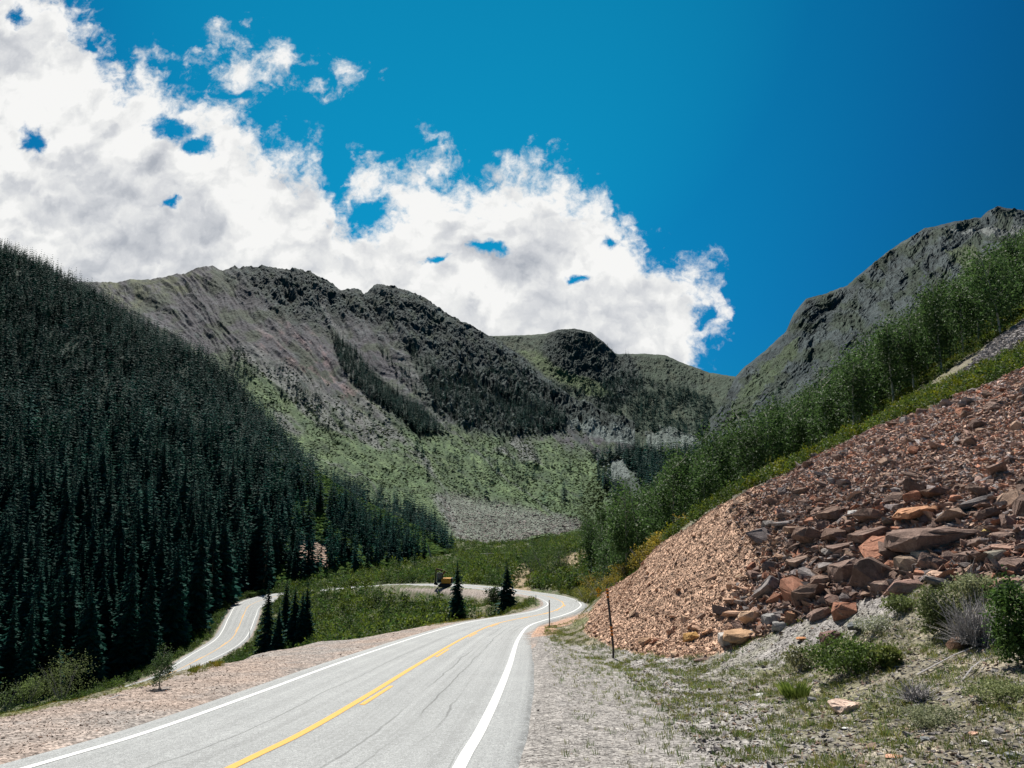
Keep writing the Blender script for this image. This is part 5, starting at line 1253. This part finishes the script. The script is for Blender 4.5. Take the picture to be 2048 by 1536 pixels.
bush(1775, 1335, 60, 40, 902, (.10, .14, .03), (.24, .27, .07), 'low yellow green bush at the right end of the bright green bush')
bush(1600, 1345, 70, 50, 903, (.14, .15, .06), (.30, .30, .16), 'pale dusty green plant left of the bright green bush', white=8, nl=1500)
bush(2050, 1330, 110, 160, 904, (.035, .08, .02), (.12, .21, .045), 'large dark green bush cut by the right edge of the picture', nl=6500)
bush(1885, 1270, 90, 90, 905, (.07, .10, .03), (.20, .23, .09), 'green bush left of the grey dead branches', nl=3400)
bush(1750, 1268, 76, 34, 906, (.16, .19, .09), (.42, .44, .30), 'white flowering plant beside the dark slate slab', white=3, nl=1600, leafsize=.028)
bush(1800, 1225, 60, 34, 907, (.10, .14, .04), (.24, .28, .10), 'low green plant at the foot of the rubble above the white flowers', nl=1200)
bush(1950, 1200, 90, 50, 908, (.12, .14, .07), (.28, .29, .16), 'pale green bush under the pink flat boulder', nl=2000)
bush(2000, 1400, 120, 34, 909, (.10, .13, .05), (.26, .28, .13), 'spreading grey green weeds below the large dark bush', nl=2400, leafsize=.022)
bush(1850, 1450, 130, 34, 910, (.10, .12, .06), (.28, .29, .18), 'spreading grey green weeds below the small dead brush', nl=2600, leafsize=.02)
def tuft(px_, py_, wpx, hpx, label):
    h_ = hit(px_, py_, 7); D = h_.y; wm = wpx * D / F; hm = hpx * D / F
    V_, F_, C_ = tuft_tpl(920, 420, wm, hm, .005, (.10, .17, .03), (.34, .42, .09)); me = mesh_np('grass_tuft', V_, [F_], C_); me.materials.append(M['grass'])
    link('grass_tuft', me, None, None, h_, label, 'grass tuft')
tuft(1590, 1396, 44, 30, 'single round bright green grass tuft left of the pale pink boulder')
def twigs(px_, py_, wpx, hpx, n_, seed, label, cat='dead brush'):
    h_ = hit(px_, py_, 7); D = h_.y; wm = wpx * D / F; hm = hpx * D / F; rq_ = random.Random(seed); tv, tf = [], []
    for _ in range(n_):
        a = rq_.gauss(0, 1.15); L = rq_.uniform(.4, 1); x0 = rq_.gauss(0, .1) * wm; y0 = rq_.gauss(0, .1) * wm; sx_ = math.sin(a) * wm * .5 * L; sy_ = rq_.uniform(-.4, .4) * wm * L; sz_ = abs(math.cos(a)) * hm * L + .03
        tapered(tv, tf, [(x0, y0, 0), (x0 + sx_ * .5 + rq_.gauss(0, .02), y0 + sy_ * .5, sz_ * .6), (x0 + sx_, y0 + sy_, sz_ * rq_.uniform(.75, 1.05))], [.011, .007, .002], 3)
    link(cat.replace(' ', '_'), tri_mesh('dead_brush', tv, tf, None, M['dead']), None, None, h_, label, cat)
twigs(1960, 1290, 150, 105, 520, 931, 'large heap of bare grey branches between two green bushes at the right')
twigs(1835, 1402, 110, 42, 200, 932, 'small tangle of bare grey twigs lying on the verge')
twigs(1945, 1180, 26, 80, 9, 933, 'thin upright bare sapling in front of the boulders', 'bare sapling')
def stick(p0, p1, r_, label, name='fallen_branch'):
    a = hit(*p0, 7); b = hit(*p1, 7); tv, tf = [], []
    tapered(tv, tf, [(0, 0, 0), tuple((b - a) * .5 + Vector((0, 0, .05))), tuple(b - a + Vector((0, 0, .02)))], [r_, r_ * .9, r_ * .5], 6)
    link(name, tri_mesh(name, tv, tf, None, M['dead']), None, None, a + Vector((0, 0, r_)), label, 'branch')
stick((1835, 1352), (1985, 1285), .022, 'long bare branch lying under the dead branches')
stick((1925, 1362), (1965, 1325), .016, 'short bare stick on the ground right of the long branch')
stick((1640, 1400), (1668, 1405), .012, 'thin stick between the small dark stone and the pale pink boulder')
stick((220, 1400), (255, 1396), .03, 'dark stick lying on the left gravel shoulder')
# pale bush with bare lower limbs below the left shoulder
def mid_bush(px_, py_, D, wm, hm, seed, label, base, tip, nl=1400, ls=.11):
    x_, y_, _ = P(px_, py_, D); z_ = float(field_z(x_, y_)[0]); V_, F_, C_ = leaf_blob(seed, nl, ls, wm * .5, hm * .5, hm * .5, 40, base, tip)
    root = bpy.data.objects.new('bush', None); C.objects.link(root); root.location = (x_, y_, z_); root['label'] = label; root['category'] = 'bush'
    me = mesh_np('foliage', V_, [F_], C_); me.materials.append(M['leaves']); link('foliage', me, None, root)
    tv, tf = [], []; rq_ = random.Random(seed)
    for _ in range(9):
        a = rq_.uniform(0, 6.28); tapered(tv, tf, [(0, 0, -.1), (math.cos(a) * wm * .2, math.sin(a) * wm * .2, hm * .4), (math.cos(a) * wm * .4, math.sin(a) * wm * .4, hm * .8)], [.06, .04, .015], 4)
    link('stems', tri_mesh('stems', tv, tf, None, M['dead']), None, root)
mid_bush(125, 1400, 112, 8.5, 7.0, 941, 'pale green spreading bush with bare limbs at the foot of the left forest', (.07, .10, .03), (.17, .21, .08), 2600)
mid_bush(55, 1412, 110, 4.5, 5.0, 942, 'light green bush left of the spreading bush at the foot of the left forest', (.08, .12, .03), (.18, .24, .08))
mid_bush(3, 1412, 106, 4.5, 5.5, 943, 'light green bush cut by the left edge of the picture', (.05, .09, .03), (.13, .18, .06))
mid_bush(1095, 1172, 150, 7.5, 6.5, 944, 'round dark green bush on the bank behind the hairpin', (.03, .06, .015), (.085, .13, .035), 2200)
mid_bush(1062, 1150, 160, 5.5, 4.5, 945, 'smaller dark green bush left of the round one behind the hairpin', (.025, .055, .02), (.07, .11, .035))
mid_bush(1125, 1150, 150, 4.5, 5.5, 946, 'dark green bush right of the round one on the bank', (.025, .05, .015), (.07, .11, .03))
mid_bush(988, 1216, 104, 2.6, 2.6, 947, 'dark round bush left of the bushy spruce inside the hairpin', (.025, .05, .02), (.06, .09, .03))

for k, (px_, py_, D, wm, hm, lab) in enumerate([(1200, 1194, 108, 6.5, 4.0, 'golden yellow shrub directly behind the hairpin sign'), (1172, 1188, 110, 4.5, 2.6, 'yellow green shrub left of the hairpin sign'), (1226, 1180, 96, 3.6, 3.2, 'orange yellow shrub between the hairpin sign and the rubble slope'),
                                            (1330, 1068, 60, 3.2, 2.0, 'golden shrub at the crest of the orange gravel chute'), (1290, 1108, 62, 3.0, 2.2, 'rusty yellow shrub halfway up the edge of the gravel chute'), (1385, 1035, 58, 3.4, 1.8, 'yellow shrub near the top of the orange gravel chute'), (1255, 1140, 70, 2.6, 1.8, 'brownish yellow shrub low on the edge of the gravel chute')]):
    mid_bush(px_, py_, D, wm, hm, 960 + k, lab, (.13, .13, .02), (.42, .31, .05) if k != 1 else (.26, .27, .06), 1500, .09)
# ------------------------------------------------------------------ posts, signs, excavator
def boxv(bm, c, s, rot=0.0, ax='Y'):
    from mathutils import Matrix
    mt = Matrix.Translation(c) @ Matrix.Rotation(rot, 4, ax) @ Matrix.Diagonal((*s, 1)); bmesh.ops.create_cube(bm, size=1, matrix=mt)
def bobj(name, bm, m, parent=None, bev=0.0):
    if bev: bmesh.ops.bevel(bm, geom=list(bm.edges), offset=bev, segments=2, affect='EDGES', clamp_overlap=True)
    me = bpy.data.meshes.new(name); bm.to_mesh(me); bm.free(); return link(name, me, m, parent)
def tube(name, pts, rads, m, parent, sides=10):
    tv, tf = [], []; tapered(tv, tf, pts, rads, sides)
    n0 = len(tv); tv += [pts[0], pts[-1]]; L = (len(pts) - 1) * sides
    for s in range(sides): tf += [(n0, (s + 1) % sides, s), (n0 + 1, L + s, L + (s + 1) % sides)]
    me = mesh_np(name, np.array(tv), [np.array(tf)], None, False); return link(name, me, m, parent)
def root(name, loc, label, cat, group=None, rz=0):
    e = bpy.data.objects.new(name, None); C.objects.link(e); e.empty_display_size = .3; e.location = loc; e.rotation_euler[2] = rz
    e['label'] = label; e['category'] = cat
    if group: e['group'] = group
    return e
# striped snow pole, bent near its foot
b0 = hit(1226, 1317, 8); top_ = Vector(P(1214, 1177, b0.y)); Hh = top_.z - b0.z; dxt = top_.x - b0.x
sp = root('snow_pole', b0, 'tall dark snow pole with orange bands, bent near its foot, beside the rubble', 'snow pole')
def pole_x(f): return dxt * f ** 1.25 if f > .16 else dxt * (f / .16) * .05
fr = [0, .08, .16, .24, .4, .6, .8, 1.0]
dx_ = lambda f: (.03 * math.sin(min(f / .2, 1) * math.pi / 2) + (dxt - .03) * max(0, (f - .1) / .9)) if f > 0 else 0
tube('post', [(dx_(f), 0, f * Hh - (.15 if f == 0 else 0)) for f in fr], [.038] * 8, M['pole_dark'], sp)
for f in (.985, .935, .88, .44, .39, .34):
    tube('reflective_band', [(dx_(f - .014), 0, (f - .014) * Hh), (dx_(f + .014), 0, (f + .014) * Hh)], [.05, .05], M['band'], sp)
def marker(px_, pyb, pyt, lab, D=None, w_=.035):
    b_ = hit(px_, pyb, 8)
    if D: x_, y_, _ = P(px_, pyb, D); b_ = Vector((x_, y_, float(field_z(x_, y_)[0])))
    H_ = P(px_, pyt, b_.y)[2] - b_.z; r_ = root('marker_post', b_, lab, 'marker post')
    tube('post', [(0, 0, -.1), (0, 0, H_)], [w_, w_], M['galv'], r_, 6); bm = bmesh.new(); boxv(bm, (0, -w_ - .008, H_ - .09), (w_ * 1.8, .012, .13)); bobj('reflector', bm, M['mach_white'], r_)
marker(1099, 1255, 1200, 'thin grey marker post on the gravel outside the hairpin bend')
marker(1072, 1213, 1190, 'thin grey marker post on the inside tip of the hairpin', 92, .04)
marker(902, 1185, 1172, 'small marker post on the pullout just right of the excavator', 137, .045)
marker(499, 1272, 1257, 'small marker post on the right shoulder of the lower road', 153, .045)
marker(337, 1349, 1338, 'small marker post beside the lower road near the lone fir', 121, .045)

def curve_sign(px_, py_, D, w_, lab):
    x_, y_, zc = P(px_, py_, D); zb = float(field_z(x_, y_)[0]); Hc = max(1.4, zc - zb); r_ = root('curve_sign', (x_, y_, zb), lab, 'road sign')
    tube('post', [(0, .05, -.1), (0, .05, Hc + w_ * .3)], [.03, .03], M['galv'], r_, 6)
    bm = bmesh.new(); boxv(bm, (0, 0, Hc), (w_ * .72, .02, w_ * .72), math.pi / 4); bobj('sign_panel', bm, M['sign_yellow'], r_)
    bm = bmesh.new(); boxv(bm, (0, 0, Hc - w_ * .78), (w_ * .55, .02, w_ * .42)); bobj('speed_plate', bm, M['sign_yellow'], r_)
    # hairpin arrow, black, standing 3 mm proud
    bm = bmesh.new(); R_ = w_ * .15; t_ = w_ * .06; yy = -.014
    pts = [(R_, -w_ * .26)] + [(R_ * math.cos(a), R_ * math.sin(a) + w_ * .04) for a in np.linspace(0, math.pi, 12)] + [(-R_, -w_ * .08)]
    prev = None
    for k, (a, b) in enumerate(pts):
        if k == 0: tx, tz = 1, 0
        else: dx, dz = a - pts[k - 1][0], b - pts[k - 1][1]; l = math.hypot(dx, dz); tx, tz = dz / l, -dx / l
        v1 = bm.verts.new((a + tx * t_ * .5, yy, Hc + b + tz * t_ * .5)); v2 = bm.verts.new((a - tx * t_ * .5, yy, Hc + b - tz * t_ * .5))
        if prev: bm.faces.new((prev[0], v1, v2, prev[1]))
        prev = (v1, v2)
    bm.faces.new([bm.verts.new(q) for q in ((-R_ - t_ * 1.6, yy, Hc - w_ * .08), (-R_ + t_ * 1.6, yy, Hc - w_ * .08), (-R_, yy, Hc - w_ * .24))])
    bobj('arrow', bm, M['black'], r_)
curve_sign(1197, 1181, 76, .62, 'yellow diamond hairpin sign with a small plate at the outside of the bend')
curve_sign(1023, 1157, 150, .62, 'orange yellow diamond sign partly hidden behind the bushy spruce')

def excavator():
    x_, y_, _ = P(889, 1182, 139); z_ = float(field_z(x_, y_)[0]); e = root('excavator', (x_ - .1, y_, z_), 'small yellow excavator parked on the gravel pullout left of the slender spruce', 'excavator')
    for sy in (-.95, .95):
        bm = bmesh.new(); boxv(bm, (0.15, sy, .34), (2.3, .42, .55)); tr = bobj('track', bm, M['mach_black'], e, .16)
    bm = bmesh.new(); boxv(bm, (.1, 0, .62), (1.1, 1.2, .35)); bobj('slew_ring', bm, M['mach_black'], e, .03)
    bm = bmesh.new(); boxv(bm, (.45, 0, 1.15), (1.75, 1.9, .85)); bobj('engine_housing', bm, M['mach_yellow'], e, .09)
    bm = bmesh.new(); boxv(bm, (1.38, 0, 1.15), (.3, 1.9, .95)); bobj('counterweight', bm, M['mach_black'], e, .08)
    bm = bmesh.new(); boxv(bm, (-.72, .1, 1.6), (.95, 1.0, 1.65)); cab = bobj('cab', bm, M['mach_black'], e, .06)
    bm = bmesh.new(); boxv(bm, (-.72, -.42, 1.8), (.7, .04, .9)); bobj('window', bm, M['glass'], cab)
    bm = bmesh.new(); boxv(bm, (-1.2, -.44, 1.6), (.08, .08, 1.7)); boxv(bm, (-.72, -.44, .84), (.95, .06, .09)); boxv(bm, (-.72, -.44, 2.46), (1.0, .06, .07)); bobj('cab_frame', bm, M['mach_white'], cab)
    bm = bmesh.new(); boxv(bm, (-.35, .75, 2.15), (1.5, .3, .34), -.9); boxv(bm, (-.95, .75, 2.95), (1.25, .28, .3), .25); bobj('boom', bm, M['mach_brown'], e, .03)
    bm = bmesh.new(); boxv(bm, (-1.55, .75, 1.9), (.24, .24, 2.3), .06); bobj('stick', bm, M['mach_brown'], e, .03)
    bm = bmesh.new(); boxv(bm, (-1.5, .75, .6), (.6, .7, .5), .35); boxv(bm, (-1.25, .75, .38), (.4, .66, .12), -.3); bobj('bucket', bm, M['mach_black'], e, .05)
excavator()
# pale fallen logs in the valley bushes
for k, (px_, py_, L_, lab) in enumerate([(988, 1114, 9, 'pale bleached log lying above the willow bushes on the valley floor'), (862, 1112, 5, 'bleached dead trunk leaning at the foot of the far forest')]):
    x_, y_, _ = P(px_, py_, 270); z_ = float(field_z(x_, y_)[0]); tv, tf = [], []
    e_ = (L_ * .5, 1, .3) if k == 0 else (-1.2, 0, 4.2)
    s_ = (-L_ * .5, -1, .1) if k == 0 else (0, 0, 0)
    tapered(tv, tf, [s_, e_], [.3, .2], 6); link('fallen_log', tri_mesh('fallen_log', tv, tf, None, M['dead']), None, None, (x_, y_, z_ + 1.6), lab, 'log')
print('objects', len(bpy.data.objects))
